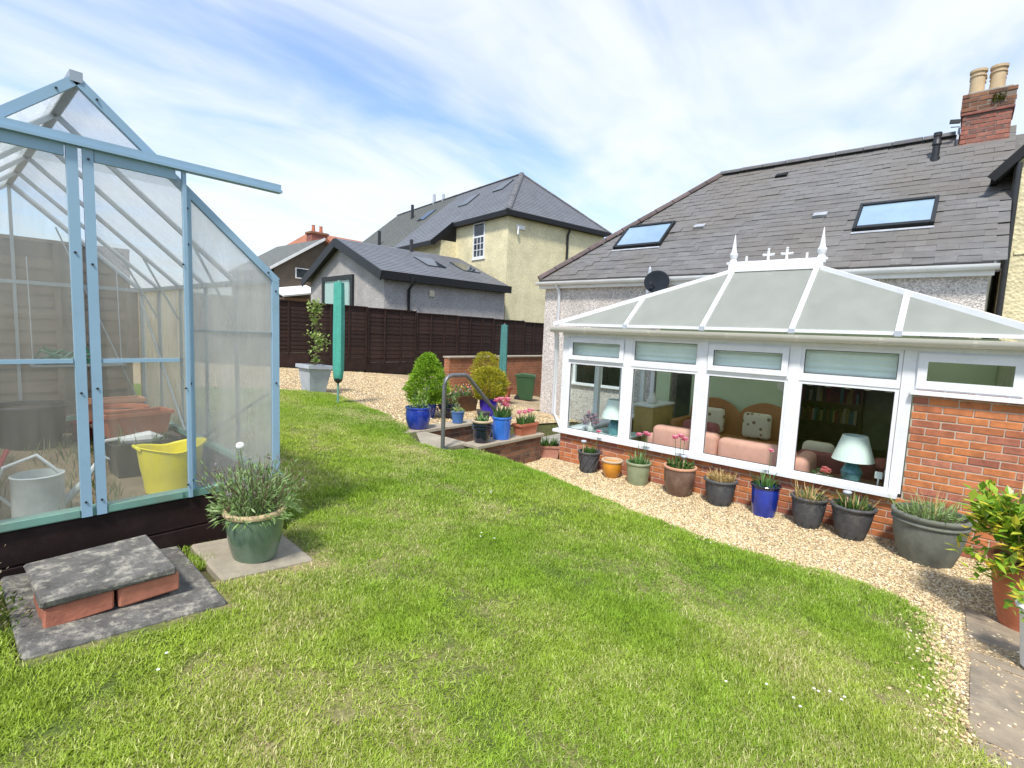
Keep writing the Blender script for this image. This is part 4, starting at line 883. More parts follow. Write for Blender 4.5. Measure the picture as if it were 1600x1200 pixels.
airer('rotary_airer', 'folded rotary airer in a dark green cover standing near the wheelie bin', (8.95, 8.1, zt(9, 8.1)), .3, 1.95, .085, 'dkgreen_cover', 'steel')
wb = thing('wheelie_bin', 'green wheelie bin with closed lid against the orange brick wall', 'bin', (10.9, 9.0, zt(10.9, 9)), R(35)); wb.scale = (.8, .8, .78)
MB().add([(-.22, -.26, .06), (.22, -.26, .06), (.22, .22, .06), (-.22, .22, .06), (-.27, -.33, .86), (.27, -.33, .86), (.27, .30, .86), (-.27, .30, .86)], [(3, 2, 1, 0), (4, 5, 6, 7), (0, 1, 5, 4), (1, 2, 6, 5), (2, 3, 7, 6), (3, 0, 4, 7)]).build('bin_body', 'bin_green', wb)
MB().prism([(-.36, .865), (.34, .865), (.34, .92), (.1, .97), (-.3, .94), (-.36, .9)], 0, -.285, .285).build('lid', 'bin_green', wb)
for s in (-1, 1): MB().tube([(s * .2, .25, .1), (s * .26, .25, .1)], .1, 16).build('wheel', 'black', wb)
MB().tube([(-.2, .38, .88), (.2, .38, .88)], .015, 8).build('handle', 'black', wb)
pp = thing('potted_young_tree', 'thin leafy young tree in a leaning pale grey tapered pot by the fence', 'potted plant', (5.02, 9.62, zt(5, 9.6) + .01)); pp.rotation_euler = (0, R(3), 0)
MB().add([(s * a, q * a, z) for a, z in ((.16, 0), (.235, .5)) for s, q in ((-1, -1), (1, -1), (1, 1), (-1, 1))], [(3, 2, 1, 0), (0, 1, 5, 4), (1, 2, 6, 5), (2, 3, 7, 6), (3, 0, 4, 7)]).build('pot_body', 'pale_pot', pp)
mb = MB()
for x0, y0, x1, y1 in ((-.27, -.27, .27, -.22), (-.27, .22, .27, .27), (-.27, -.2195, -.22, .2195), (.22, -.2195, .27, .2195)): mb.box(x0, y0, .48, x1, y1, .55)
mb.build('pot_rim', 'pale_pot', pp); MB().box(-.219, -.219, .46, .219, .219, .49).build('soil', 'soil', pp)
MB().tube([(0, 0, .47), (.02, .01, .9), (-.01, .02, 1.3), (.06, -.03, 1.72)], [.018, .014, .01, .005], 7).build('trunk', 'twig', pp)
mb = MB(); bt = MB()
for z, n, r_ in ((.62, 50, .12), (.85, 60, .19), (1.0, 90, .2), (1.15, 90, .2), (1.4, 50, .13), (1.6, 110, .2), (1.72, 100, .17)):
    c = Vector((U(-.08, .06), U(-.08, .06), z)); bt.tube([(.01, .01, z - .1), c], .005, 5, False)
    for i in range(n): mb.leaf(c + rdir() * U(.0, r_), rdir(-.5), (0, 0, 1), U(.05, .09), U(.03, .05), .2)
mb.build('leaves', 'shrub_leaf', pp); bt.build('twigs', 'twig', pp)

# ------------------------------------------------------------------ fences
_lap = {}
def lap_board(key, ln):
    k = (key, round(ln, 3))
    if k not in _lap:
        _lap[k] = []
        for v in range(4):
            mb = MB(); n = 7; vs = []
            for i in range(n + 1):
                x = -ln / 2 + ln * i / n; wv = random.gauss(0, .006); vs += [(x, -.004, .16), (x, .004, .16), (x, -.016, -.012 + wv), (x, -.004, -.012 + wv)]
            fs = []
            for i in range(n):
                a = 4 * i; fs += [(a, a + 4, a + 6, a + 2), (a + 1, a + 3, a + 7, a + 5), (a, a + 1, a + 5, a + 4), (a + 2, a + 6, a + 7, a + 3)]
            fs += [(0, 2, 3, 1), (4 * n, 4 * n + 1, 4 * n + 3, 4 * n + 2)]
            me = bpy.data.meshes.new('lap_board'); me.from_pydata(vs, [], fs); me.materials.append(M[key]); _lap[k].append(me)
    return random.choice(_lap[k])
def lap_panel(root, x0, x1, y, z0, h, key, bays=4, nb=12, gravel=.26):
    o = Vector(((x0 + x1) / 2, y, z0)); ln = x1 - x0; t = bpy.data.objects.new('fence_panel', None); COL.objects.link(t); t.empty_display_size = .1; t.parent = root; t.location = o - root.location
    if gravel: MB().cbox(-ln / 2, -.03, -.15, ln / 2, .02, gravel - .005, .006).build('gravel_board', key, t)
    ph = (h - gravel - .04) / nb
    for i in range(nb):
        b = bpy.data.objects.new('lap_board', lap_board(key, ln)); COL.objects.link(b); b.parent = t
        b.location = (0, U(-.003, .003), gravel + i * ph + .012); b.scale = (1, 1, ph / .145); b.rotation_euler = (0, U(-.003, .003), 0)
    for i in range(bays + 1):
        x = -ln / 2 + .025 + (ln - .05) * i / bays; MB().box(x - .022, -.045, gravel, x + .022, -.017, h - .03).build('batten', key, t)
    MB().box(-ln / 2, -.05, h - .035, ln / 2, .03, h).build('top_rail', key, t); return t
fx = [1.6, 3.46, 5.32, 7.18, 9.05, 10.96, 12.87, 14.78, 16.7, 18.6]
ZT = [2.62, 2.62, 2.62, 2.60, 2.58, 2.53, 2.52, 2.50, 2.46, 2.44]
bf = thing('boundary_fence', 'long dark brown lapped panel fence behind the gravel bed', 'fence', (9.0, 14.0, .5))
for i in range(len(fx) - 1):
    xm = (fx[i] + fx[i + 1]) / 2; z0 = .90 - .105 * (xm - 6.4) * .8 if xm < 11.5 else .45
    lap_panel(bf, fx[i] + .008, fx[i + 1] - .008, 14.0, z0, ZT[i] - z0, 'fence', 3, 13)
for i, x in enumerate(fx):
    z0 = zt(x, 14) - .2
    MB((9.0, 14.0, .5)).cbox(x - .045, 14.035, z0, x + .045, 14.13, ZT[min(i, 8)] + (.07 if i in (5, 8) else -.02), .01).build('fence_post', 'concrete' if i in (5, 8) else 'fence', bf)
of = thing('old_fence', 'old brown lapped fence standing close behind the greenhouse', 'fence', (-.4, 7.25, .8))
for x0, x1 in ((-2.4, -.36), (-.32, 1.55)): lap_panel(of, x0, x1, 7.25, .8, 1.95, 'fence_old', 3, 14, .1)
for i, (x, lab) in enumerate(((1.66, 'yellow timber board standing behind the greenhouse next to the old fence'), (1.845, 'middle yellow timber board standing behind the greenhouse'), (2.03, 'yellow timber board standing behind the greenhouse, outermost of three'))):
    tag(MB((x, 7.0, .85)).cbox(x - .085, 6.98, .82, x + .085, 7.02, 2.32 + .02 * i, .005).build('timber_board', 'pine'), lab, 'board', 'yellow boards behind the greenhouse')
# orange brick wall at the back of the patio
bw = thing('patio_wall', 'low orange brick wall with thin coping at the back of the patio', 'garden wall', (10.9, 10.1, .1))
MB((10.9, 10.1, .1)).box(8.95, 10.0, -.2, 13.5, 10.2, 1.25).build('brickwork', 'far_brick', bw); x = 8.93
while x < 13.4: MB((10.9, 10.1, .1)).cbox(x, 9.96, 1.253, x + .59, 10.24, 1.30, .006).build('coping_slab', 'coping', bw); x += .6
for i, (x, y, lab) in enumerate(((8.5, 10.05, 'lower pale stone step by the end of the orange wall'), (8.6, 10.35, 'upper pale stone step by the end of the orange wall'))):
    tag(MB((x, y, .3)).cbox(x - .4, y - .15, .2, x + .33, y + .15, .50 + .18 * i, .01).build('stone_step', 'slab_pale'), lab, 'step', 'stone steps to the fence')

# ------------------------------------------------------------------ conservatory
XC = 6.43; co_ = Vector((XC, 2.0, 0)); cv = thing('conservatory', 'white framed conservatory with brick base and pale sheet roof on the house', 'conservatory', co_)
def K(): return MB(co_)
MY = [4.53, 3.47, 2.42, 1.38, .36]          # mullion centre lines
core = K().box(XC + .01, .302, -.1, XC + .2, 4.56, .485).box(XC + .01, -.55, -.1, XC + .2, .30, 1.555).build('base_wall', 'mortar', cv)
brick_wall(core, co_, (XC + .01, 4.56, .03), (0, -1, 0), (-1, 0, 0), 5.11, 1.55, 'brick', lambda z, a, b: (a, b) if z < .47 else (max(a, 4.262), b))
K().cbox(XC - .055, -.6, -.08, XC + .008, 4.6, .045, .008).build('concrete_footing', 'concrete', cv)
K().box(XC - .07, .33, .488, XC + .19, 4.66, .53).build('sill', 'upvc', cv); K().box(XC - .06, -.60, 1.558, XC + .19, .325, 1.60).build('sill', 'upvc', cv)
FX0, FX1 = XC + .0, XC + .07
for y in MY[:-1]: K().box(FX0, y - .055, .531, FX1, y + .055, 1.985).build('mullion', 'upvc', cv)
K().box(FX0 + .002, MY[-1] - .05, .531, FX1, MY[-1] + .05, 1.985).build('mullion', 'upvc', cv)
K().box(FX0, -.585, 1.601, FX1, -.49, 1.985).build('mullion', 'upvc', cv)
K().box(FX0 - .003, -.6, 1.986, FX1 + .02, 4.6, 2.06).build('head_beam', 'upvc', cv)
def ring(par, name, ya, yb, za, zb, wd, x0, x1, key='upvc'):
    m = K(); m.box(x0, ya, za, x1, ya + wd, zb); m.box(x0, yb - wd, za, x1, yb, zb); m.box(x0, ya + wd, za, x1, yb - wd, za + wd); m.box(x0, ya + wd, zb - wd, x1, yb - wd, zb); return m.build(name, key, par)
BAYS = [(MY[i + 1] + .055, MY[i] - .055) for i in range(4)]
for i, (ya, yb) in enumerate(BAYS):
    win = K().box(FX0 + .004, ya, 1.60, FX1 - .006, yb, 1.65).build('window', 'upvc', cv)
    ring(win, 'window_frame', ya, yb, .531, 1.60, .035, FX0 + .012, FX1 - .012); ring(win, 'window_frame', ya, yb, 1.65, 1.985, .035, FX0 + .012, FX1 - .012)
    K().box(FX0 + .03, ya + .035, .566, FX0 + .036, yb - .035, 1.565).build('pane', 'glass', win)
    if i in (0, 2): ring(win, 'opening_light', ya + .012, yb - .012, 1.632, 1.955, .065, FX0 - .018, FX0 + .0115); K().box(FX0, ya + .077, 1.697, FX0 + .006, yb - .077, 1.89).build('pane', 'glass', win)
    else: K().box(FX0 + .03, ya + .035, 1.685, FX0 + .036, yb - .035, 1.95).build('pane', 'glass', win)
    ring(win, 'gasket', ya + .035, yb - .035, .566, 1.565, .007, FX0 + .022, FX0 + .0295, 'black')
    if i in (0, 2): ring(win, 'gasket', ya + .077, yb - .077, 1.697, 1.89, .006, FX0 - .012, FX0 - .0005, 'black')
    else: ring(win, 'gasket', ya + .035, yb - .035, 1.685, 1.95, .007, FX0 + .022, FX0 + .0295, 'black')
    for q in range(5):
        zz0 = 1.64 + q * .066; K().prism([(FX0 + .10, zz0), (FX0 + .115, zz0 + .033), (FX0 + .10, zz0 + .066), (FX0 + .103, zz0 + .066), (FX0 + .118, zz0 + .033), (FX0 + .103, zz0)], 1, ya - .01, yb + .01).build('blind_fold', 'blind', win)
    mb = K(); n = 40          # scalloped hem hanging below the transom
    for q in range(n):
        y0 = ya + (yb - ya) * q / n; y1 = ya + (yb - ya) * (q + 1) / n; f = lambda y: 1.60 - .02 - .035 * abs(math.sin((y - ya) / (yb - ya) * math.pi * 5))
        mb.add([(FX0 + .1, y0, 1.638), (FX0 + .1, y1, 1.638), (FX0 + .1, y1, f(y1)), (FX0 + .1, y0, f(y0))], [(0, 1, 2, 3)])
    mb.build('scalloped_hem', 'blind', win)
win = ring(cv, 'window', -.49, .31, 1.601, 1.985, .05, FX0 + .012, FX1 - .012); ring(win, 'opening_light', -.47, .29, 1.622, 1.962, .075, FX0 - .018, FX0 + .0115); K().box(FX0, -.395, 1.697, FX0 + .006, .215, 1.887).build('pane', 'glass', win)
# end walls, floor, inner wall
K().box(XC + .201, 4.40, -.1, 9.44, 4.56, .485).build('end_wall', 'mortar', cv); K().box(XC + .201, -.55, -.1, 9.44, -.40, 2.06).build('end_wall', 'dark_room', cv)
K().box(XC + .19, 4.38, .488, 9.44, 4.62, .53).build('sill', 'upvc', cv); K().box(XC + .071, 4.46, 1.986, 9.44, 4.54, 2.06).build('head_beam', 'upvc', cv)
for x in (7.35, 8.2, 9.0, 9.42): K().box(x - .04, 4.46, .531, x + .04, 4.54, 1.985).build('mullion', 'upvc', cv)
for a, b in ((XC + .08, 7.31), (7.39, 8.16), (8.24, 8.96)): K().box(a, 4.5, .54, b, 4.506, 1.98).build('pane', 'glass', cv)
K().box(XC + .2, -.4, -.06, 9.42, 4.4, .0).build('floor', 'carpet', cv)
for a, b, z0, z1 in ((-.4, .45, 0, 2.18), (.45, 1.95, 2.02, 2.5), (1.95, 3.70, 0, 2.43), (3.70, 4.12, 2.02, 2.28), (4.12, 4.40, 0, 2.2)): K().box(9.36, a, z0, 9.42, b, z1).build('inner_wall', 'render_in', cv)
# roof
EX, EZ, RX, RZ = XC - .10, 2.14, 7.30, 2.95; YL, YR, RA, RB, BXX = 4.70, -.64, 2.42, 1.42, 9.40
def hipz(y):
    if y > RA: s = (YL - y) / (YL - RA)
    elif y < RB: s = (y - YR) / (RB - YR)
    else: s = 1
    return (EX + (RX - EX) * s, EZ + (RZ - EZ) * s)
cuts = [YL, 3.48, RA, RB, .47, YR]
for a, b in zip(cuts[:-1], cuts[1:]):
    (xa, za), (xb, zb_) = hipz(a), hipz(b); P = [(EX, a, EZ)] + ([(xa, a, za)] if za > EZ + .01 else []) + ([(xb, b, zb_)] if zb_ > EZ + .01 else []) + [(EX, b, EZ)]
    K().slab(P, .02).build('roof_sheet', 'conserv_roof', cv)
K().slab([(EX, YL, EZ), (BXX, YL, EZ), (BXX, RA, RZ), (RX, RA, RZ)], .02).build('roof_sheet', 'conserv_roof', cv); K().slab([(RX, RB, RZ), (BXX, RB, RZ), (BXX, YR, EZ), (EX, YR, EZ)], .02).build('roof_sheet', 'conserv_roof', cv)
K().slab([(RX, RA, RZ), (BXX, RA, RZ), (BXX, RB, RZ), (RX, RB, RZ)], .02).build('roof_sheet', 'conserv_roof', cv)
for y in cuts[1:-1]:
    x1, z1 = hipz(y); K().beam((EX - .02, y, EZ + .006), (x1 - .01, y, z1 + .012), .055, .05, (0, 0, 1)).build('roof_bar', 'upvc', cv); K().box(EX - .045, y - .03, EZ - .02, EX - .021, y + .03, EZ + .035).build('bar_end_cap', 'pale_pot', cv)
for ya, yb in ((YL, RA), (YR, RB)): K().beam((EX - .02, ya, EZ + .012), (RX, yb, RZ + .015), .075, .055).build('hip_bar', 'upvc', cv)
K().beam((EX, YL, EZ + .01), (EX, YR, EZ + .01), .03, .035).build('eave_trim', 'upvc', cv)
rd = K().beam((RX, RA + .06, RZ + .045), (RX, RB - .06, RZ + .045), .13, .11).build('ridge', 'upvc', cv)
K().beam((RX, RA + .1, RZ + .115), (RX, RB - .1, RZ + .115), .05, .03).build('ridge_cap', 'upvc', rd)
def cross(y):
    m = K(); z = RZ + .13; m.box(RX - .012, y - .013, z, RX + .012, y + .013, z + .13); m.box(RX - .012, y - .055, z + .06, RX + .012, y - .014, z + .085); m.box(RX - .012, y + .014, z + .06, RX + .012, y + .055, z + .085)
    for dy, dz in ((-.06, .073), (.06, .073), (0, .14)): m.lathe([(0, -.02), (.02, 0), (0, .02)], 8, (RX, y + dy, z + dz))
    return m.build('cresting_cross', 'upvc', rd)
cross(2.0); cross(1.78)
for y in (2.27, 1.55): K().box(RX - .01, y - .012, RZ + .13, RX + .01, y + .012, RZ + .2).build('cresting_stub', 'upvc', rd)
for y in (RA + .02, RB - .03):
    m = K(); m.lathe([(.055, 0), (.06, .05), (.035, .09), (.05, .13), (.055, .16), (.035, .19), (.03, .22), (.004, .42), (0, .43)], 12, (RX, y, RZ + .07)); autosmooth(m.build('finial', 'upvc', rd))
# half round gutter with brackets
gm = K(); n = 8; gx, gz = EX - .03, EZ - .035
prof = [(gx + .055 * math.cos(a), gz + .075 * math.sin(a)) for a in [math.pi + math.pi * i / n for i in range(n + 1)]] + [(gx + .049 * math.cos(a), gz + .068 * math.sin(a)) for a in [2 * math.pi - math.pi * i / n for i in range(n + 1)]]
gm.prism(prof, 1, YR - .03, YL + .03); autosmooth(gm.build('gutter', 'gutter', cv))
for y in (4.1, 3.1, 2.1, 1.35, .6, -.1): K().prism([(gx + .06 * math.cos(a), gz + .081 * math.sin(a)) for a in [math.pi + math.pi * i / n for i in range(n + 1)]], 1, y - .018, y + .018).build('gutter_bracket', 'gutter', cv)
autosmooth(K().tube([(EX + .02, YL - .02, 2.06), (XC + .03, YL + .03, 1.9), (XC + .03, YL + .03, .75), (XC + .05, YL - .08, .62), (XC + .05, YL - .12, .55)], .034, 10).build('downpipe', 'upvc', cv), 60)

# ------------------------------------------------------------------ things inside the conservatory
def cushion_box(mb, x0, y0, z0, x1, y1, z1, c=.05): return mb.cbox(x0, y0, z0, x1, y1, z1, c)
sf = thing('sofa', 'long peach fabric sofa with its back to the garden window', 'sofa', (7.25, 2.3, 0))
def bev(o, w_=.05):
    m_ = o.modifiers.new('bevel', 'BEVEL'); m_.width = w_; m_.segments = 3; o.data.shade_smooth(); return o
S_ = MB
bev(S_().box(-.36, -.95, .08, .36, .95, .42).build('seat_base', 'peach', sf)); [bev(S_().box(-.44, y - .46, .08, -.2, y + .46, .76 if y > 0 else .73).build('back_pad', 'peach', sf), .07) for y in (-.465, .465)]
for s in (-1, 1): bev(S_().box(-.38, s * .95 - .1, .08, .36, s * .95 + .1, .62).build('arm', 'peach', sf), .08)
for y in (-.47, .47): bev(S_().box(-.2, y - .45, .40, .34, y + .45, .52).build('seat_cushion', 'peach', sf))
bev(S_().box(-.18, .1, .5, .02, .6, .86).build('back_cushion', 'dark_rose', sf), .07)
ws = thing('wicker_sofa', 'brown wicker sofa with arched back and floral cushions along the inner wall', 'sofa', (8.85, 2.75, 0)); mb = MB(); ol = [(-.85, .3)]
for i in range(21): t_ = i / 20; ol.append((-.85 + 1.7 * t_, .78 + .22 * abs(math.sin(t_ * 2 * math.pi)) ** .7))
ol.append((.85, .3)); bev(mb.prism(ol, 0, .28, .36).build('backrest', 'wicker', ws), .02)
bev(S_().box(-.35, -.82, .1, .28, .82, .40).build('seat', 'wicker', ws), .03)
for s in (-1, 1): bev(S_().box(-.38, s * .88 - .06, .08, .34, s * .88 + .06, .62).build('arm', 'wicker', ws), .05)
def floral():
    m, nt, bs = newmat('floral_fabric'); c0 = nt.nodes.new('ShaderNodeTexCoord').outputs['Object']; v = tex(nt, 'Voronoi', 9, c0); n = tex(nt, 'Noise', 5, c0, Detail=3)
    col = ramp(nt, n.outputs[0], [(.4, (.35, .12, .08)), (.6, (.15, .2, .08))]); c = mixc(nt, ramp(nt, v.outputs['Distance'], [(.22, 1.), (.3, 0.)]), (.66, .62, .48), col)
    nt.links.new(c, bs.inputs['Base Color']); bs.inputs['Roughness'].default_value = .9; return m
M['floral'] = floral()
for y in (.4, -.35): c_ = bev(S_().box(.06, y - .22, .42, .2, y + .22, .84).build('floral_cushion', 'floral', ws), .06); c_.rotation_euler = (0, 0, 0)
def lamp(label, loc, rz=0, s=1):
    t = thing('table_lamp', label, 'lamp', loc, rz, 'table lamps'); autosmooth(S_().lathe([(0, 0), (.07 * s, 0), (.09 * s, .06 * s), (.10 * s, .12 * s), (.06 * s, .2 * s), (.025 * s, .24 * s), (.02 * s, .3 * s)], 20).build('base', 'teal_glaze', t))
    m = S_().lathe([(.19 * s, .24 * s), (.11 * s, .50 * s), (.105 * s, .50 * s), (.185 * s, .24 * s)], 40, flute=.012, nf=40).build('shade', 'shade', t); return t
def table(label, loc, lx, ly, h, key, cloth=None):
    t = thing('side_table', label, 'table', loc, 0, 'conservatory tables'); S_().cbox(-lx / 2, -ly / 2, h - .03, lx / 2, ly / 2, h, .006).build('table_top', cloth or key, t)
    for sx_ in (-1, 1):
        for sy_ in (-1, 1): S_().box(sx_ * (lx / 2 - .05) - .02, sy_ * (ly / 2 - .05) - .02, 0, sx_ * (lx / 2 - .05) + .02, sy_ * (ly / 2 - .05) + .02, h - .03).build('leg', key, t)
    return t
table('dark wood side table behind the window next to the brick pier', (6.98, .78, 0), .55, .5, .44, 'wood'); lamp('table lamp with teal base behind the window beside the brick pier', (6.95, .80, .44), 0, 1.1)
table('low table under pale mint cloth behind the window at the downpipe corner', (7.05, 4.0, 0), .75, .72, .48, 'wood', 'pale_mint'); lamp('table lamp with pale shade on the mint clothed table', (6.98, 3.92, .48), 0, 1.1)
fv = thing('flower_vase', 'small vase of purple and pink flowers on the mint clothed table', 'vase', (6.85, 4.28, .48)); S_().lathe([(0, 0), (.05, 0), (.06, .06), (.035, .12), (.045, .15)], 16).build('vase_body', 'metal_white', fv, True); leafclump(fv, 120, .13, .15, .14, .05, .035, 'lav_petals', 'flowers'); leafclump(fv, 40, .12, .16, .16, .045, .03, 'pink', 'pink_flowers')
cf_ = thing('coral_flowers', 'small bowl of coral flowers on the window ledge by the teal lamp', 'flowers', (6.72, 1.05, .47)); S_().lathe([(0, 0), (.05, 0), (.07, .05), (.065, .05)], 14).build('bowl', 'cream_fabric', cf_); S_().box(-.1, -.1, -.47, .1, .1, -.002).build('stand', 'wood', cf_)
for i in range(5): flower(cf_, (U(-.05, .05), U(-.1, .1), .09 + U(0, .04)), .035, 'coral')
leafclump(cf_, 40, .1, .04, .08, .04, .02, 'tulip_leaf')
ac = thing('armchair', 'rose brown armchair beside the teal lamp, with a cream cushion', 'armchair', (7.95, 1.05, 0)); bev(S_().box(-.35, -.35, .1, .35, .35, .42).build('seat', 'dark_rose', ac)); bev(S_().box(-.42, -.42, .1, -.28, .42, .62).build('backrest', 'dark_rose', ac)); bev(S_().box(-.3, .05, .45, -.1, .42, .72).build('cushion', 'cream_fabric', ac), .07)
for s in (-1, 1): bev(S_().box(-.3, s * .42 - .08, .08, .35, s * .42 + .08, .55).build('arm', 'dark_rose', ac))
dk = thing('console_table', 'wooden console with white top under ornaments near the dark doorway', 'table', (8.75, 4.12, 0)); S_().cbox(-.45, -.2, .78, .45, .2, .82, .006).build('table_top', 'metal_white', dk); S_().box(-.42, -.18, .0, .42, .18, .779).build('cabinet', 'pine', dk)
tag(S_((8.6, 4.1, .82)).lathe([(0, .82), (.08, .82), (.1, .88), (.06, .95), (.03, 1.02), (0, 1.02)], 14, (8.6, 4.1, 0)).build('jug', 'metal_white', smooth=True), 'white jug standing on the console table', 'jug')
pf = thing('wall_picture', 'dark landscape picture over the wicker sofa', 'picture', (9.35, 2.55, 1.75)); S_().box(-.025, -.3, 0, 0, .3, .2).build('frame', 'wood', pf); S_().box(-.029, -.27, .03, -.0255, .27, .17).build('print', 'picture', pf)
fn = thing('wall_fan', 'blue and black wall fan over the wicker sofa', 'fan', (9.35, 2.9, 1.42)); S_().beam((0, 0, .1), (-.14, 0, .16), .04, .04).build('bracket', 'black', fn); S_().tube([(-.14, -.04, .16), (-.24, -.02, .16)], .07, 16).build('motor', 'blue_matt', fn)
mb = MB(); mb.lathe([(.14, 0), (.15, .02), (.14, .04)], 24)
fo = mb.build('guard', 'black', fn); fo.rotation_euler = (0, R(90), 0); fo.location = (-.27, -.02, .16)
for k in range(4):
    bl = MB(); a_ = k * math.pi / 2; bl.leaf((-.26, -.02, .16), (-.1, math.cos(a_), math.sin(a_)), (-1, 0, 0), .13, .09, .1); bl.build('blade', 'blue_matt', fn)
for y, z, lab in ((2.15, 1.3, 'small white plate hung beside the picture'), (3.5, 1.45, 'small white wall ornament hung near the doorway')):
    t = thing('wall_plate', lab, 'plate', (9.355, y, z), 0); o = S_().lathe([(0, 0), (.05, .004), (.09, .02), (.085, .02)], 20).build('plate_disc', 'metal_white', t); o.rotation_euler = (0, R(-90), 0)
for i, (y, z, lab) in enumerate(((.52, .60, 'square white trinket on a stand by the window frame'), (.44, .63, 'square white trinket on a taller stand by the window frame'))):
    t = thing('window_ornament', lab, 'ornament', (6.66, y, 0), 0, 'ornaments by the window'); S_().tube([(0, 0, .0), (0, 0, z)], .008, 6).build('stem', 'metal_white', t); S_().cbox(-.012, -.035, z, .012, .035, z + .075, .006).build('block', 'metal_white', t)

# ------------------------------------------------------------------ main house
HX, HY0, HY1, EVZ, TS = 9.5, -.2, 7.36, 3.22, .883; RXH, RZH = 12.31, 5.80
ho = Vector((HX, 3.6, 0)); hs = thing('house', 'pebbledashed house with hipped slate roof, two roof windows and brick chimney', 'house', ho)
def Hm(): return MB(ho)
def wallbox(y0, y1, z0, z1): Hm().box(HX, y0, z0, HX + .2, y1, z1).build('front_wall', 'pebbledash', hs)
wallbox(HY0, .45, -.3, 3.15); wallbox(.45, 1.95, 2.02, 3.15); wallbox(1.95, 3.70, -.3, 3.15); wallbox(3.70, 4.12, 2.02, 3.15); wallbox(4.12, 5.1, -.3, 3.15); wallbox(5.1, 6.5, -.3, .93); wallbox(5.1, 6.5, 1.95, 3.15); wallbox(6.5, HY1, -.3, 3.15)
Hm().box(HX + .2, HY1 - .2, -.3, 15.1, HY1, 3.15).build('side_wall', 'pebbledash', hs); Hm().box(15.1, HY0, -.3, 15.3, HY1, 3.15).build('back_wall', 'pebbledash', hs)
Hm().prism([(HX + .2, -.3), (15.1, -.3), (15.1, 3.2), (RXH, RZH - .1), (HX + .2, 3.25)], 1, HY0, HY0 + .2).build('gable_wall', 'pebbledash', hs)
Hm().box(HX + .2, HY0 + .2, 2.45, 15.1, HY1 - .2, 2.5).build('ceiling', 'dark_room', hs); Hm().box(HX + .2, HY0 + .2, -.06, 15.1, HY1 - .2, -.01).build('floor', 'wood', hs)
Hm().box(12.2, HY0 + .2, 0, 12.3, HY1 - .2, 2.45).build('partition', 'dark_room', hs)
wn = Hm().box(HX - .06, 5.05, .90, HX + .1, 6.55, .945).build('window', 'upvc', hs)
for a, b in ((5.1, 5.16), (5.77, 5.83), (6.44, 6.5)): Hm().box(HX + .04, a, .945, HX + .1, b, 1.95).build('window_frame', 'upvc', wn)
for a, b in ((5.16, 5.77), (5.83, 6.44)): Hm().box(HX + .06, a, .95, HX + .066, b, 1.945).build('pane', 'glass', wn)
bk = thing('bookcase', 'dark wooden bookcase standing in the dim room behind the teal lamp', 'bookcase', (11.95, 1.9, 0))
MB().box(-.16, -.6, 0, .2, -.56, 1.7).box(-.16, .56, 0, .2, .6, 1.7).build('side', 'wood', bk); MB().box(.16, -.56, .001, .2, .56, 1.7).build('back_panel', 'wood', bk)
for z in (.06, .45, .85, 1.25, 1.67): MB().box(-.15, -.559, z, .159, .559, z + .03).build('shelf', 'wood', bk)
for z in (.48, .88, 1.28):
    y = -.53
    while y < .45:
        w_ = U(.03, .06); h_ = U(.2, .3); MB().box(-.12, y, z + .001, .1, y + w_, z + h_).build('book', random.choice(['red', 'wood', 'cream_fabric', 'teal_glaze', 'dark_rose', 'bin_green', 'pine']), bk); y += w_ + .004
# roof planes under the slates
OX = HX - .12; OZ = 3.22; HYL = HY1 + .12; HYR = HY0 - .03
hipY = HYL - (RXH - OX)
def RP(x): return OZ + TS * (x - OX)
RZT = RP(RXH)
Hm().slab([(OX, HYR, OZ), (RXH, HYR, RZT), (RXH, hipY, RZT), (OX, HYL, OZ)], .06).build('front_slope', 'slate', hs)
BX = 2 * RXH - OX
Hm().slab([(OX, HYL, OZ), (RXH, hipY, RZT), (BX, HYL, OZ)], .06).build('hip_slope', 'slate', hs)
Hm().slab([(BX, HYL, OZ), (RXH, hipY, RZT), (RXH, HYR, RZT), (BX, HYR, OZ)], .06).build('rear_slope', 'slate', hs)
pitch = math.atan(TS); SL = (RXH - OX) / math.cos(pitch); gauge = .155; sw = .25
_sl = []
for i in range(5):
    mb = MB(); j = .007; y0, y1 = -sw / 2 + .001, sw / 2 - .001; e0, e1 = U(-j, j), U(-j, j)
    mb.add([(0 + e0, y0, .009), (0 + e1, y1, .009), (.30, y1, .003), (.30, y0, .003), (0 + e0, y0, .0), (0 + e1, y1, .0), (.30, y1, -.003), (.30, y0, -.003)], [(0, 3, 2, 1), (4, 5, 6, 7), (0, 1, 5, 4), (1, 2, 6, 5), (2, 3, 7, 6), (3, 0, 4, 7)])
    mb.f = [f[::-1] for f in mb.f]; me = bpy.data.meshes.new('slate'); me.from_pydata(mb.v, [], mb.f); me.materials.append(M['slate']); _sl.append(me)
VELUX = [(10.20, 10.80, 4.93, 6.0), (10.15, 10.68, .50, 1.50)]
cands = []
r_ = 0
while r_ * gauge < SL - .12:
    s = r_ * gauge; x = OX - .03 + s * math.cos(pitch); ymax = HYL - max(0, (x - OX)) ; y = HYR + (sw / 2 if r_ % 2 else 0)
    while y < ymax - .03:
        if not any(x > v[0] - .18 and x < v[1] - .02 and v[2] - .1 < y < v[3] + .1 for v in VELUX):
            cands.append((x, y, RP(x) + .012 + U(0, .011), ymax))
        y += sw
    r_ += 1
cands.sort(key=lambda c: math.sqrt(c[0] ** 2 + c[1] ** 2 + (c[2] - 2) ** 2))
dx, dz = math.cos(pitch), math.sin(pitch); rest = MB(ho)
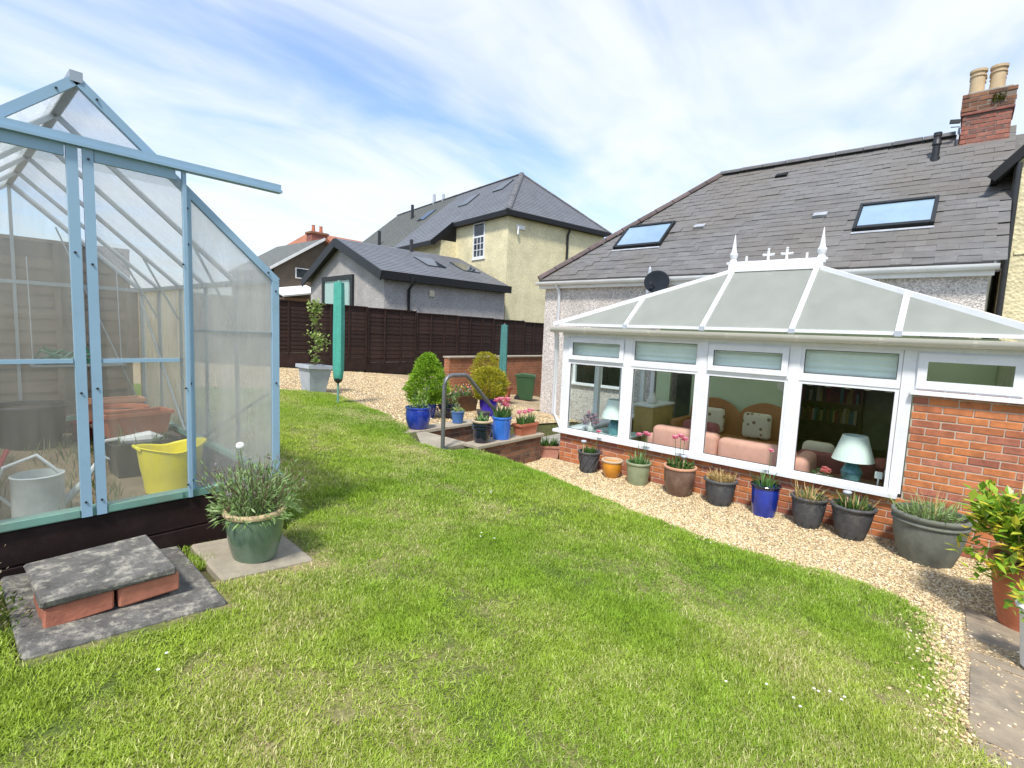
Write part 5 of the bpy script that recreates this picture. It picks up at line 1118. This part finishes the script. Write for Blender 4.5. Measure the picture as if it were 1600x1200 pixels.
for i, (x, y, z, ymax) in enumerate(cands):
    wsc = min(sw, max(.06, 2 * (ymax - y))) / sw; tl = U(-.012, .012)
    if i < 300:
        o = bpy.data.objects.new('slate', random.choice(_sl)); COL.objects.link(o); o.parent = hs; o.location = Vector((x, y, z)) - ho
        o.rotation_euler = (tl, -pitch + .022, U(-.008, .008)); o.scale = (1, wsc, 1)
    else:
        q = [Vector((x + dx * a - dz * h, y + b * wsc, z + dz * a + dx * h)) for a, b, h in ((0, -sw / 2 + .003, .011), (0, sw / 2 - .003, .011), (.30, sw / 2 - .003, .0), (.30, -sw / 2 + .003, .0), (0, -sw / 2 + .003, .0), (0, sw / 2 - .003, .0))]
        j = U(0, .006); q = [p_ + Vector((-dz * j, 0, dx * j)) for p_ in q]; rest.add(q, [(3, 2, 1, 0), (0, 1, 5, 4)])
tag(rest.build('slates', 'slate', hs), kind='stuff')
def tile_row(a, b, par, off, key, rad=.10, tl_=.42, name='ridge_tile'):
    a = Vector(a); b = Vector(b); d = b - a; n = max(1, int(d.length / tl_)); st = d / n
    for i in range(n):
        p_ = a + st * i; q = a + st * (i + 1) - st * .03; u = st.normalized(); sd = u.cross(Vector((0, 0, 1))).normalized(); up = sd.cross(u); vs = []
        for w_, k in ((p_, 1.0), (q, .97)):
            for t in range(7): a_ = math.pi * t / 6; vs.append(w_ - off + sd * math.cos(a_) * rad * k + up * (math.sin(a_) * rad * k * .8 - .05) + up * U(-.004, .004))
        mb = MB(); mb.add(vs, [(t, t + 1, t + 8, t + 7) for t in range(6)] + [tuple(range(6, -1, -1)), tuple(range(7, 14)), (0, 7, 13, 6)]); mb.build(name, key, par)
tile_row((OX - .02, HYL, OZ + .06), (RXH, hipY, RZT + .06), hs, ho, 'ridge_red', .11); tile_row((RXH, hipY, RZT + .07), (RXH, .42, RZT + .07), hs, ho, 'ridge_grey', .11)
# eaves trim, pipes, dish
Hm().box(OX + .02, HYR - .02, 3.03, OX + .05, HYL, 3.19).build('fascia', 'white_paint', hs); Hm().box(OX + .05, HYR, 3.03, HX, HYL, 3.05).build('soffit', 'white_paint', hs)
gx, gz = OX - .045, 3.17; g2 = Hm().prism([(gx + .062 * math.cos(a), gz + .075 * math.sin(a)) for a in [math.pi + math.pi * i / 8 for i in range(9)]], 1, HYR - .06, HYL + .02); autosmooth(g2.build('gutter', 'white_paint', hs))
autosmooth(Hm().tube([(gx, 6.95, 3.12), (HX - .05, 6.93, 2.95), (HX - .05, 6.93, .0)], .036, 10).build('downpipe', 'upvc', hs), 60)
dh = thing('satellite_dish', 'round dark grey satellite dish fixed under the house gutter', 'satellite dish', (HX - .02, 4.42, 2.93)); o = MB().lathe([(0, .0), (.12, .012), (.2, .035), (.235, .055), (.235, .06), (.2, .045), (.1, .02), (0, .01)], 28).build('reflector', 'dish', dh, True); o.location = (-.28, .04, .12); o.rotation_euler = (R(20), R(-68), 0)
MB().tube([(0, 0, 0), (-.15, .02, .02), (-.26, .03, .1)], .016, 8).build('arm', 'dish', dh); MB().tube([(-.26, .03, -.02), (-.46, .06, .08)], .01, 6).build('feed_arm', 'black', dh); MB().cbox(-.5, .03, .06, -.44, .09, .12, .01).build('receiver', 'black', dh)
Hm().lathe([(.05, 0), (.05, .30), (.035, .36), (.03, .5), (.0, .56)], 10, (HX - .10, 4.72, 2.85)).build('finial_post', 'pale_pot', hs)
# roof windows
for x0, x1, y0, y1 in VELUX:
    def rp(x, y, h): return Vector((x - dz * h, y, RP(x) + dx * h))
    def bar(xa, ya, xb, yb, wd, h0, h1, key, name, par):
        m = Hm(); ux = Vector((dx, 0, dz)); un = Vector((-dz, 0, dx)); A, B = rp(xa, ya, 0), rp(xb, yb, 0); d = (B - A).normalized(); sd = un.cross(d) * wd / 2
        return m.add([A - sd + un * h0, A + sd + un * h0, B + sd + un * h0, B - sd + un * h0, A - sd + un * h1, A + sd + un * h1, B + sd + un * h1, B - sd + un * h1], [(3, 2, 1, 0), (4, 5, 6, 7), (0, 1, 5, 4), (1, 2, 6, 5), (2, 3, 7, 6), (3, 0, 4, 7)]).build(name, key, par)
    f = bar(x0, y0 + .03, x0, y1 - .03, .07, 0, .075, 'grey_fascia', 'roof_window', hs); bar(x1, y0 + .03, x1, y1 - .03, .06, 0, .085, 'grey_fascia', 'frame', f)
    for y in (y0, y1): bar(x0 - .03, y, x1 + .03, y, .045, 0, .08, 'grey_fascia', 'frame', f)
    A = [rp(x0 + .03, y0 + .03, .06), rp(x0 + .03, y1 - .03, .06), rp(x1 - .03, y1 - .03, .06), rp(x1 - .03, y0 + .03, .06)]; Hm().slab(A[::-1], .01).build('pane', 'painted_sky_glass', f)
    bar(x0 - .075, y0 - .03, x0 - .075, y1 + .03, .05, .018, .03, 'lead_flash', 'flashing', f)
for x, y, key in ((10.56, 4.28, 'lead_flash'), (10.53, 2.1, 'lead_flash'), (11.88, 3.15, 'fascia')):
    b = MB(); c = Vector((x, y, RP(x))) - ho; un = Vector((-dz, 0, dx)); ux = Vector((dx, 0, dz))
    b.add([c + ux * a + Vector((0, e, 0)) + un * h for a, e, h in ((0, -.11, .02), (0, .11, .02), (.16, .11, .03), (.16, -.11, .03), (0, -.11, .075), (0, .11, .075), (.16, .11, .04), (.16, -.11, .04))], [(3, 2, 1, 0), (4, 5, 6, 7), (0, 1, 5, 4), (1, 2, 6, 5), (2, 3, 7, 6), (3, 0, 4, 7)]); b.build('roof_vent', key, hs)
vp = Hm().lathe([(.07, -.1), (.07, .05), (.055, .06), (.055, .26), (.075, .27), (.06, .33), (.05, .36), (.05, .40), (.06, .41), (.06, .47), (.0, .48)], 14, (11.72, .65, RP(11.72))); autosmooth(vp.build('flue_pipe', 'black', hs))
# chimney
CX0, CX1, CY0, CY1, CZ = 12.0, 12.62, -.27, .36, 5.35
cc = Hm().box(CX0 + .01, CY0 + .01, CZ - .6, CX1 - .01, CY1 - .01, 6.40).build('chimney', 'mortar_dark', hs)
brick_wall(cc, ho, (CX0 + .01, CY1, CZ), (0, -1, 0), (-1, 0, 0), CY1 - CY0, .68, 'brick_red', jit=.004); brick_wall(cc, ho, (CX1, CY1 - .01, CZ), (-1, 0, 0), (0, 1, 0), CX1 - CX0, .68, 'brick_red', jit=.004)
Hm().cbox(CX0 - .025, CY0 - .025, CZ + .70, CX1 + .025, CY1 + .025, CZ + .745, .006).build('chimney_band', 'brick_red', cc)
Hm().box(CX0 - .02, CY0 - .02, CZ + .746, CX1 + .02, CY1 + .02, 6.395).build('chimney_head', 'mortar_dark', cc)
brick_wall(cc, ho, (CX0 - .02, CY1 + .03, CZ + .745), (0, -1, 0), (-1, 0, 0), CY1 - CY0 + .06, .30, 'brick_brown', jit=.008); brick_wall(cc, ho, (CX1 + .03, CY1 + .02, CZ + .745), (-1, 0, 0), (0, 1, 0), CX1 - CX0 + .06, .30, 'brick_brown', jit=.008)
Hm().cbox(CX0 + .03, CY0 + .03, 6.401, CX1 - .03, CY1 - .03, 6.44, .01).build('flaunching', 'concrete', cc); mm = Hm()
for i in range(160): mm.leaf((CX0 - .03 + U(-.01, .01), .0 - U(0, .16), 6.18 + U(0, .13)), (-1, U(-1, 1), U(-.5, 1)), rdir(), .03, .02)
mm.build('moss', 'moss', cc)
for x, y in ((12.15, .22), (12.45, .22), (12.15, -.04), (12.45, -.04)):
    autosmooth(Hm().lathe([(.105, 6.43), (.10, 6.62), (.098, 6.70), (.112, 6.71), (.112, 6.735), (.10, 6.74), (.10, 6.77), (.12, 6.78), (.12, 6.82), (.085, 6.82), (.08, 6.5)], 18, (x, y, 0)).build('chimney_pot', 'buff', cc))
Hm().box(CX0 - .10, CY0 - .04, CZ - .06, CX0 + .005, CY1 + .06, CZ + .03).build('chimney_flashing', 'lead_flash', hs); Hm().beam((CX0, CY1 + .03, RP(CX0) + .08), (RXH, CY1 + .03, RZT + .1), .03, .14).build('chimney_flashing', 'lead_flash', hs)
Hm().beam((CX0 - .02, CY1 + .02, 5.97), (CX0 - .05, CY1 + .16, 5.98), .05, .06).beam((CX0 - .02, CY1 + .02, 5.88), (CX0 - .05, CY1 + .14, 5.885), .012, .012).build('aerial_bracket', 'black', cc)
# slate strip and dark fascia beyond the verge
Hm().slab([(11.0, HYR - .75, RP(11.0) - .12), (RXH, HYR - .75, RZT - .12), (RXH, HYR, RZT - .12), (11.0, HYR, RP(11.0) - .12)], .08).build('link_roof', 'slate', hs)
Hm().box(10.9, HYR - .5, RP(11) - .33, 10.98, HYR - .02, RP(11) - .16).build('link_fascia', 'fascia', hs)

# ------------------------------------------------------------------ neighbour at the right
no = Vector((10.6, -.5, 0)); nh = thing('neighbour_house', 'tall cream rendered house end with black bargeboard and downpipe beside the slate roof', 'house', no)
MB(no).prism([(-.45, -.5), (-7.55, -.5), (-7.55, 4.75), (-4.0, 8.65), (-.45, 4.75)], 0, 10.6, 18).build('wall', 'cream_dash', nh)
MB(no).slab([(10.5, -.24, 4.62), (18.2, -.24, 4.62), (18.2, -4.0, 8.83), (10.5, -4.0, 8.83)][::-1], .05).build('roof_slope', 'slate_new', nh); MB(no).slab([(10.5, -4.0, 8.83), (18.2, -4.0, 8.83), (18.2, -7.76, 4.62), (10.5, -7.76, 4.62)][::-1], .05).build('roof_slope', 'slate_new', nh)
MB(no).beam((10.49, -.20, 4.56), (10.49, -4.0, 8.80), .03, .12, (0, 0, 1)).build('bargeboard', 'fascia', nh); MB(no).box(10.5, -.28, 4.54, 18, -.2, 4.6).build('gutter', 'fascia', nh)
autosmooth(MB(no).tube([(10.54, -.485, 4.75), (10.54, -.485, -.3)], .04, 10).build('downpipe', 'black', nh), 60)
autosmooth(MB(no).tube([(10.62, -.40, 3.25), (11.4, -.42, 4.0)], .05, 10).build('waste_pipe', 'pale_pot', nh), 60); MB(no).box(10.585, -3, 3.45, 10.599, -.56, 3.50).build('string_course', 'cream_dash', nh); nh.location.y += .1

# ------------------------------------------------------------------ neighbours behind the fence
def courses(par, name, A, B, C, D, key, gauge=.2, lift=.012):
    """slate courses over the roof quad: A-B along the eave, D-C along the top"""
    A, B, C, D = map(Vector, (A, B, C, D)); n = max(2, int(((D - A).length + (C - B).length) / 2 / gauge)); nr = (B - A).cross((D - A) if (D - A).length > .1 else (C - A)).normalized(); nr = nr if nr.z > 0 else -nr; mb = MB()
    for i in range(n):
        a, b = A.lerp(D, i / n), B.lerp(C, i / n); c, d = B.lerp(C, min(1, (i + 1.12) / n)), A.lerp(D, min(1, (i + 1.12) / n)); h = nr * lift * 1.5; k = nr * .002
        mb.add([a + h, b + h, c + k, d + k, a, b], [(0, 1, 2, 3), (1, 0, 4, 5)])
    return tag(mb.build(name, key, par), kind='stuff')
ck = thing('cream_house', 'two storey cream house with grey hipped roof and small white window', 'house', (17.65, 16.0, 0), R(-10))
def fb(par, a, b, h, key='fascia', name='fascia', wd=.05): return MB().beam(a, b, wd, h).build(name, key, par)
MB().box(0, 0, -1.5, 6.5, 4.4, 7.45).build('wall', 'cream_dash', ck); MB().box(-.9, 4.4, -1.5, 6.5, 18, 6.55).build('rear_wall', 'cream_dash', ck)
ov = .28; EZc = 7.42; tp = .86; rz_ = EZc + (3.25 + ov) * tp; ap = 3.2
E_ = lambda u: EZc + (u + ov) * tp
MB().slab([(-ov, -ov, EZc), (6.5 + ov, -ov, EZc), (3.25, ap, rz_)], .08).build('hip_slope', 'slate_new', ck); courses(ck, 'hip_slates', (-ov, -ov, EZc), (6.5 + ov, -ov, EZc), (3.26, ap, rz_), (3.24, ap, rz_), 'slate_new')
MB().slab([(-ov, 4.35, EZc), (-ov, -ov, EZc), (3.25, ap, rz_), (3.25, 4.35, rz_)], .08).build('side_slope', 'slate_new', ck); courses(ck, 'side_slates', (-ov, 4.35, EZc), (-ov, -ov, EZc), (3.25, ap, rz_), (3.25, 4.35, rz_), 'slate_new')
ul = -1.45; MB().slab([(ul, 18, E_(ul)), (ul, 4.35, E_(ul)), (3.25, 4.35, rz_), (3.25, 18, rz_)], .08).build('wing_slope', 'slate_new', ck); courses(ck, 'wing_slates', (ul, 9.2, E_(ul)), (ul, 4.35, E_(ul)), (3.25, 4.35, rz_ + .004), (3.25, 9.2, rz_ + .004), 'slate_new'); courses(ck, 'old_slates', (ul, 18, E_(ul)), (ul, 9.2, E_(ul)), (3.25, 9.2, rz_ + .004), (3.25, 18, rz_ + .004), 'slate_moss')
MB().slab([(6.5 + ov, -ov, EZc), (6.5 + ov, 18, EZc), (3.25, 18, rz_), (3.25, ap, rz_)], .08).build('far_slope', 'slate_new', ck)
fb(ck, (-ov, 4.3, EZc - .06), (-ov, -ov, EZc - .06), .22); fb(ck, (-ov, -ov, EZc - .06), (6.5 + ov, -ov, EZc - .06), .22); fb(ck, (ul, 18, E_(ul) - .06), (ul, 4.4, E_(ul) - .06), .22); fb(ck, (ul, 4.34, E_(ul) - .08), (-ov + .1, 4.34, EZc + .02), .28)
MB().box(-ov + .03, -ov + .03, EZc - .16, 0, 4.3, EZc - .14).build('soffit', 'fascia', ck); MB().box(-.0, -ov + .03, EZc - .16, 6.5, 0, EZc - .14).build('soffit', 'fascia', ck)
z3 = Vector((0, 0, 0)); tile_row((-ov, -ov, EZc + .04), (3.25, ap, rz_ + .05), ck, z3, 'ridge_grey', .15, .33, 'hip_tile'); tile_row((3.25, ap, rz_ + .05), (3.25, 18, rz_ + .05), ck, z3, 'ridge_grey', .1, .9); tile_row((6.5 + ov, -ov, EZc + .04), (3.25, ap, rz_ + .05), ck, z3, 'ridge_grey', .1, .5, 'hip_tile')
wi = MB().box(-.05, 1.72, 5.48, .0, 2.85, 5.56).build('window', 'white_paint', ck)
for a, b, c, d in ((1.8, 1.87, 5.56, 7.28), (2.7, 2.77, 5.56, 7.28), (1.87, 2.7, 5.56, 5.64), (1.87, 2.7, 7.2, 7.28), (1.87, 2.7, 6.55, 6.63)): MB().box(-.035, a, c, -.001, b, d).build('frame', 'upvc', wi)
for z in (5.94, 6.24): MB().box(-.028, 1.87, z, -.008, 2.7, z + .03).build('glazing_bar', 'upvc', wi)
for y in (2.13, 2.41): MB().box(-.03, y, 5.64, -.01, y + .03, 6.55).build('glazing_bar', 'upvc', wi)
MB().box(-.006, 1.87, 5.64, -.002, 2.7, 7.2).build('pane', 'dark_glass', wi)
autosmooth(MB().tube([(3.75, -.2, EZc - .2), (3.75, -.06, EZc - .5), (3.75, -.06, -1)], .06, 10).build('downpipe', 'black', ck), 60)
for v, u in ((6.2, 1.9), (10.5, 1.6)):
    MB().slab([(u - .45, v + .45, E_(u - .45) + .09), (u - .45, v - .45, E_(u - .45) + .09), (u + .4, v - .45, E_(u + .4) + .09), (u + .4, v + .45, E_(u + .4) + .09)], .1).build('roof_window', 'dark_glass', ck)
MB().slab([(2.0, 4.15, E_(2.0) + .09), (2.0, 3.25, E_(2.0) + .09), (2.75, 3.25, E_(2.75) + .09), (2.75, 4.15, E_(2.75) + .09)], .1).build('roof_window', 'dark_glass', ck)
for u, v, h in ((1.9, 13.0, .9), (-.6, 12.6, .9), (3.25, 12.5, .6), (3.25, 11.3, .4)): MB().tube([(u, v, E_(u) - .1), (u, v, E_(u) + h)], .1, 8).build('flue', 'black' if u < 3 else 'pale_pot', ck)
al = MB().cbox(.45, -.06, 6.75, .95, -.002, 6.95, .02); al.tube([(.5, -.1, 6.5), (.5, -.12, 6.85)], .05, 8); al.build('outdoor_light', 'white_paint', ck)

ex = thing('rear_extension', 'single storey grey roughcast extension with low slate roof and black fascia', 'extension', (11.05, 16.0, 0), R(-5))
MB().box(0, .0, -1, 6.0, 6.6, 3.95).build('wall', 'grey_dash', ex); MB().prism([(0, 3.951), (6.6, 3.951), (3.5, 5.25)], 0, 0, .25).build('gable', 'grey_dash', ex)
eo = .3; ez = 3.98; rv = 3.5; rz2 = 5.5
MB().slab([(-eo, -eo, ez), (6.05, -eo, ez), (6.05, rv, rz2), (-eo, rv, rz2)], .08).build('roof_slope', 'slate_new', ex); courses(ex, 'slates', (-eo, -eo, ez), (6.05, -eo, ez), (6.05, rv, rz2), (-eo, rv, rz2), 'slate_new', .22)
MB().slab([(6.05, 6.6 + eo, ez), (-eo, 6.6 + eo, ez), (-eo, rv, rz2), (6.05, rv, rz2)], .08).build('roof_slope', 'slate_new', ex)
fb(ex, (-eo, -eo, ez - .12), (6.1, -eo, ez - .12), .3); fb(ex, (-eo, -eo, ez - .16), (-eo, rv, rz2 - .16), .34, 'grey_fascia', 'bargeboard'); fb(ex, (-eo, rv, rz2 - .16), (-eo, 6.6 + eo, ez - .16), .34, 'grey_fascia', 'bargeboard')
MB().box(-eo + .03, -eo + .03, ez - .26, 6.0, 0, ez - .24).build('soffit', 'fascia', ex)
wi = MB().box(-.10, 2.35, 1.5, -.001, 2.53, 4.02).build('window', 'grey_fascia', ex)
for a, b, c, d in ((5.0, 5.2, 1.5, 4.02), (2.53, 5.0, 3.84, 4.02), (2.53, 5.0, 1.5, 1.65)): MB().box(-.10, a, c, -.001, b, d).build('frame', 'grey_fascia', wi)
MB().box(-.06, 2.53, 1.65, -.05, 5.0, 3.84).build('pane', 'glass', wi); MB().box(-.045, 2.75, 1.65, -.003, 5.0, 3.84).build('curtain', 'pale_mint', wi)
autosmooth(MB().tube([(1.0, -eo - .05, ez - .1), (1.0, -eo - .02, ez - .35), (1.0, -.07, ez - .55), (1.0, -.07, -.5)], .055, 10).build('downpipe', 'black', ex), 60); MB().cbox(1.95, -.06, 3.25, 2.2, -.002, 3.5, .01).build('vent_cover', 'cream_fabric', ex)
for u in (2.7, 4.6):
    k = (rz2 - ez) / (rv + eo); q = lambda v: ez + (v + eo) * k + .06
    MB().slab([(u, 1.2, q(1.2)), (u + .95, 1.2, q(1.2)), (u + .95, 2.3, q(2.3)), (u, 2.3, q(2.3))], .08).build('roof_window', 'dark_glass', ex)
MB().tube([(3.2, rv - .2, rz2 - .3), (3.2, rv - .2, rz2 + .45)], .08, 8).build('flue', 'black', ex)
fh = thing('far_house', 'dark brown rendered house gable with white lean-to roof beyond the fence', 'house', (18.4, 34, 0))
MB().prism([(-3.4, -1), (3.6, -1), (3.6, 5.55), (0, 7.75), (-3.4, 5.55)], 1, 0, 7).build('wall', 'brown_dash', fh)
MB().slab([(-3.8, 7.2, 5.45), (-3.8, -.3, 5.45), (0, -.3, 7.9), (0, 7.2, 7.9)], .14).build('roof_slope', 'slate_moss', fh); MB().slab([(3.9, -.3, 5.45), (3.9, 7.2, 5.45), (0, 7.2, 7.9), (0, -.3, 7.9)], .14).build('roof_slope', 'red_tile', fh)
fb(fh, (-3.8, -.32, 5.42), (-.02, -.32, 7.86), .16, 'white_paint', 'bargeboard'); fb(fh, (3.9, -.32, 5.42), (.02, -.32, 7.86), .16, 'red_tile', 'bargeboard')
MB().slab([(-3.6, -1.8, 3.7), (-1.2, -1.8, 4.1), (-1.2, -.002, 4.6), (-3.6, -.002, 4.2)], .1).build('lean_to_roof', 'white_paint', fh); MB().box(-3.4, -1.5, -1, -1.3, -.003, 3.6).build('lean_to_wall', 'wood', fh)
w_ = MB().box(-2.0, -.06, 5.0, -1.0, -.001, 5.7).build('window', 'white_paint', fh); MB().box(-1.92, -.07, 5.06, -1.08, -.061, 5.64).build('pane', 'dark_glass', w_)
f2 = thing('far_house', 'distant red tiled house roof with brick chimney above the grey extension', 'house', (25.5, 42, 0))
MB().box(-3.5, 0, -1, 4, 7, 8.6).build('wall', 'brown_dash', f2); MB().slab([(-3.8, -.3, 8.5), (4.3, -.3, 8.5), (4.3, 3.5, 10.3), (-2.2, 3.5, 10.3)], .14).build('roof_slope', 'red_tile', f2); MB().slab([(4.3, 7.3, 8.5), (-3.8, 7.3, 8.5), (-2.2, 3.5, 10.3), (4.3, 3.5, 10.3)], .14).build('roof_slope', 'red_tile', f2); MB().slab([(-3.8, 7.3, 8.5), (-3.8, -.3, 8.5), (-2.2, 3.5, 10.3)], .14).build('hip_slope', 'red_tile', f2)
ch = MB().cbox(-3.3, 1.0, 8, -1.8, 1.9, 10.0, .03).build('chimney', 'brick_red', f2); MB().cbox(-3.4, .9, 9.75, -1.7, 2.0, 9.95, .03).build('chimney_band', 'brick_brown', ch)
for x in (-2.9, -2.2): MB().lathe([(.16, 10.0), (.13, 10.5), (.16, 10.55)], 10, (x, 1.45, 0)).build('chimney_pot', 'terracotta', ch)

# ------------------------------------------------------------------ inside the greenhouse
M['bare_soil'] = mat('dry_soil', (.27, .20, .12), .95, .3, 6, bmp=.8, bscale=60, bdist=.01, dirt=(.12, .12, .04), dirtscale=3, dirtamt=.7)
fl_ = MB(); fl_.add([(x, y, zt(x, y) + .012) for x, y in ((GX0, GY0), (GX1 - .02, GY0), (GX1 - .02, GY1), (GX0, GY1))], [(0, 1, 2, 3)]); tag(fl_.build('greenhouse_floor', 'bare_soil'), kind='structure')
gz_ = lambda x, y: zt(x, y) + .004
bn = thing('potting_bench', 'grey slatted potting bench at the side of the greenhouse', 'bench', (1.2, 5.75, gz_(1.2, 5.7)))
for i in range(5): S_().cbox(-.24 + i * .1, -.62, .20, -.155 + i * .1, .62, .225, .004).build('slat', 'fence_old', bn)
for sx_ in (-.2, .2):
    for sy_ in (-.55, .55): S_().box(sx_ - .02, sy_ - .02, 0, sx_ + .02, sy_ + .02, .199).build('leg', 'fence_old', bn)
bz = gz_(1.2, 5.7) + .225
p = trough('terracotta_trough', 'long empty terracotta trough on the greenhouse bench with a pale rim', (1.17, 5.42, bz), .50, .22, .2, 'terracotta', R(8), .85, 'greenhouse pots')
p = pot('terracotta_bowl', 'wide terracotta bowl behind the trough on the greenhouse bench', (1.16, 5.85, bz), .13, .2, .19, 'terracotta', .015, .03, .01, group='greenhouse pots', cat='pot')
p = trough('terracotta_trough', 'flat terracotta tray at the far end of the greenhouse bench', (1.17, 6.22, bz), .46, .2, .22, 'terra_pale', 0, .85, 'greenhouse pots')
p = trough('black_trough', 'black plastic tray in front of the bench under a white scoop', (1.12, 4.98, gz_(1.1, 5)), .46, .24, .28, 'black', R(5), .85, 'greenhouse pots'); straps(p, 40, .12, .22, .1, .24, .015, 'tulip_leaf', 1.2, 'seedlings', 1.5, 1)
t = thing('white_scoop', 'white plastic scoop lying across the black tray', 'scoop', (1.12, 5.02, gz_(1.1, 5) + .285), R(8)); S_().lathe([(0, -.16), (.03, -.14), (.05, -.02), (.06, .06), (.0, .16)], 10).build('scoop_bowl', 'metal_white', t).rotation_euler = (R(90), 0, R(80)); S_().tube([(-.13, .02, .02), (-.24, .03, .01)], .014, 7).build('handle', 'metal_white', t)
yt = thing('yellow_tub', 'bright yellow flexible tub standing inside the greenhouse door', 'tub', (1.17, 4.42, gz_(1.17, 4.4))); n = 30; vs = []
prof = [(.0, .0), (.15, 0), (.165, .1), (.185, .22), (.2, .33), (.212, .335), (.205, .34), (.192, .33), (.16, .03), (0, .02)]; mb = MB(); mb.lathe(prof, 30)
mb.v = [(x * (1.05 + .10 * z), y * (1 - .12 * z * 3), z + (.05 * abs(x) / .2 if z > .3 else 0)) for x, y, z in mb.v]; autosmooth(mb.build('tub_body', 'yellow', yt))
for s in (-1, 1): S_().tube([(s * .205, -.06, .365), (s * .225, -.04, .385), (s * .225, .04, .385), (s * .205, .06, .365)], .012, 7).build('handle', 'yellow', yt)
wc = thing('watering_can', 'galvanised metal watering can standing inside the greenhouse door', 'watering can', (.40, 4.2, gz_(.4, 4.2)), R(-8)); autosmooth(S_().lathe([(0, 0), (.13, 0), (.13, .02), (.125, .03), (.125, .27), (.13, .28), (.12, .285), (.118, .05), (0, .04)], 26).build('can_body', 'zinc', wc))
autosmooth(S_().tube([(.1, 0, .06), (.22, 0, .2), (.30, 0, .33)], [.028, .02, .016], 9).build('spout', 'zinc', wc)); o = S_().lathe([(.016, 0), (.045, .035), (.045, .042), (0, .05)], 12).build('rose', 'zinc', wc); o.location = (.295, 0, .32); o.rotation_euler = (0, R(35), 0)
autosmooth(S_().tube([(-.12, 0, .1), (-.2, 0, .2), (-.15, 0, .34), (0, 0, .40), (.1, 0, .28)], .011, 7).build('handle', 'zinc', wc), 60)
p = pot('black_planter', 'large black plastic planter at the back of the greenhouse', (.55, 6.1, gz_(.5, 6)), .2, .26, .38, 'black', .015, .03, 0, group='greenhouse pots', cat='pot')
tag(S_((.92, 6.2, gz_(.9, 6.2))).lathe([(0, 0), (.07, 0), (.09, .18), (.095, .2), (.085, .2), (.075, .02), (0, .02)], 18, (.92, 6.2, gz_(.9, 6.2))).build('red_pot', 'red', smooth=True), 'small red pot beside the black planter in the greenhouse', 'pot')
sh = thing('hanging_shelf', 'grey metal shelf hung on the greenhouse end wall', 'shelf', (.95, 6.4, 1.5)); S_().box(-.35, -.1, 0, .35, .1, .015).build('shelf_board', 'alu_grey', sh)
for x in (-.33, .33): S_().tube([(x, 0, .015), (x, .08, 1.0)], .005, 5).build('hanger', 'alu_grey', sh)
hb = thing('green_netting', 'bundle of dark green garden netting on the greenhouse shelf', 'netting', (.85, 6.4, 1.516)); mb = MB()
for i in range(16): a = U(0, 6.28); mb.tube([(U(-.25, .25), U(-.06, .06), .015), (U(-.2, .2), U(-.08, .08), U(.05, .16)), (U(-.3, .3), U(-.06, .06), .02)], .012, 6)
mb.build('net_strands', 'green_plastic', hb)
st = thing('potting_staging', 'weathered timber staging along the greenhouse side opposite the bench', 'bench', (-.12, 4.8, gz_(-.1, 4.8)))
for i in range(4): S_().cbox(-.26 + i * .11, -.75, .55, -.165 + i * .11, .75, .575, .004).build('slat', 'fence_old', st)
for sx_ in (-.22, .12):
    for sy_ in (-.68, .68): S_().box(sx_ - .02, sy_ - .02, 0, sx_ + .02, sy_ + .02, .549).build('leg', 'fence_old', st)
rt = thing('red_tool', 'red handled garden tool leaning on the staging', 'tool', (.12, 4.15, gz_(.1, 4.1))); S_().tube([(-.02, 0, .02), (.16, .12, .42)], .014, 8).build('handle', 'red', rt); S_().cbox(-.1, -.03, .0, .06, .03, .10, .01).build('blade', 'terracotta', rt)
wd = MB()
for i in range(2600):
    x, y = U(-.35, 1.45), U(3.5, 6.5)
    if mnoise.noise((x * 2.2, y * 2.2, 4)) > -.05: wd.blade((x, y, zt(x, y)), (U(-.6, .6), U(-.6, .6), 1), U(.04, .16), .007, U(.1, .9), 3)
tag(wd.build('greenhouse_weeds', 'weed'), 'straggly green weeds growing on the greenhouse floor', 'weeds', kind='stuff')
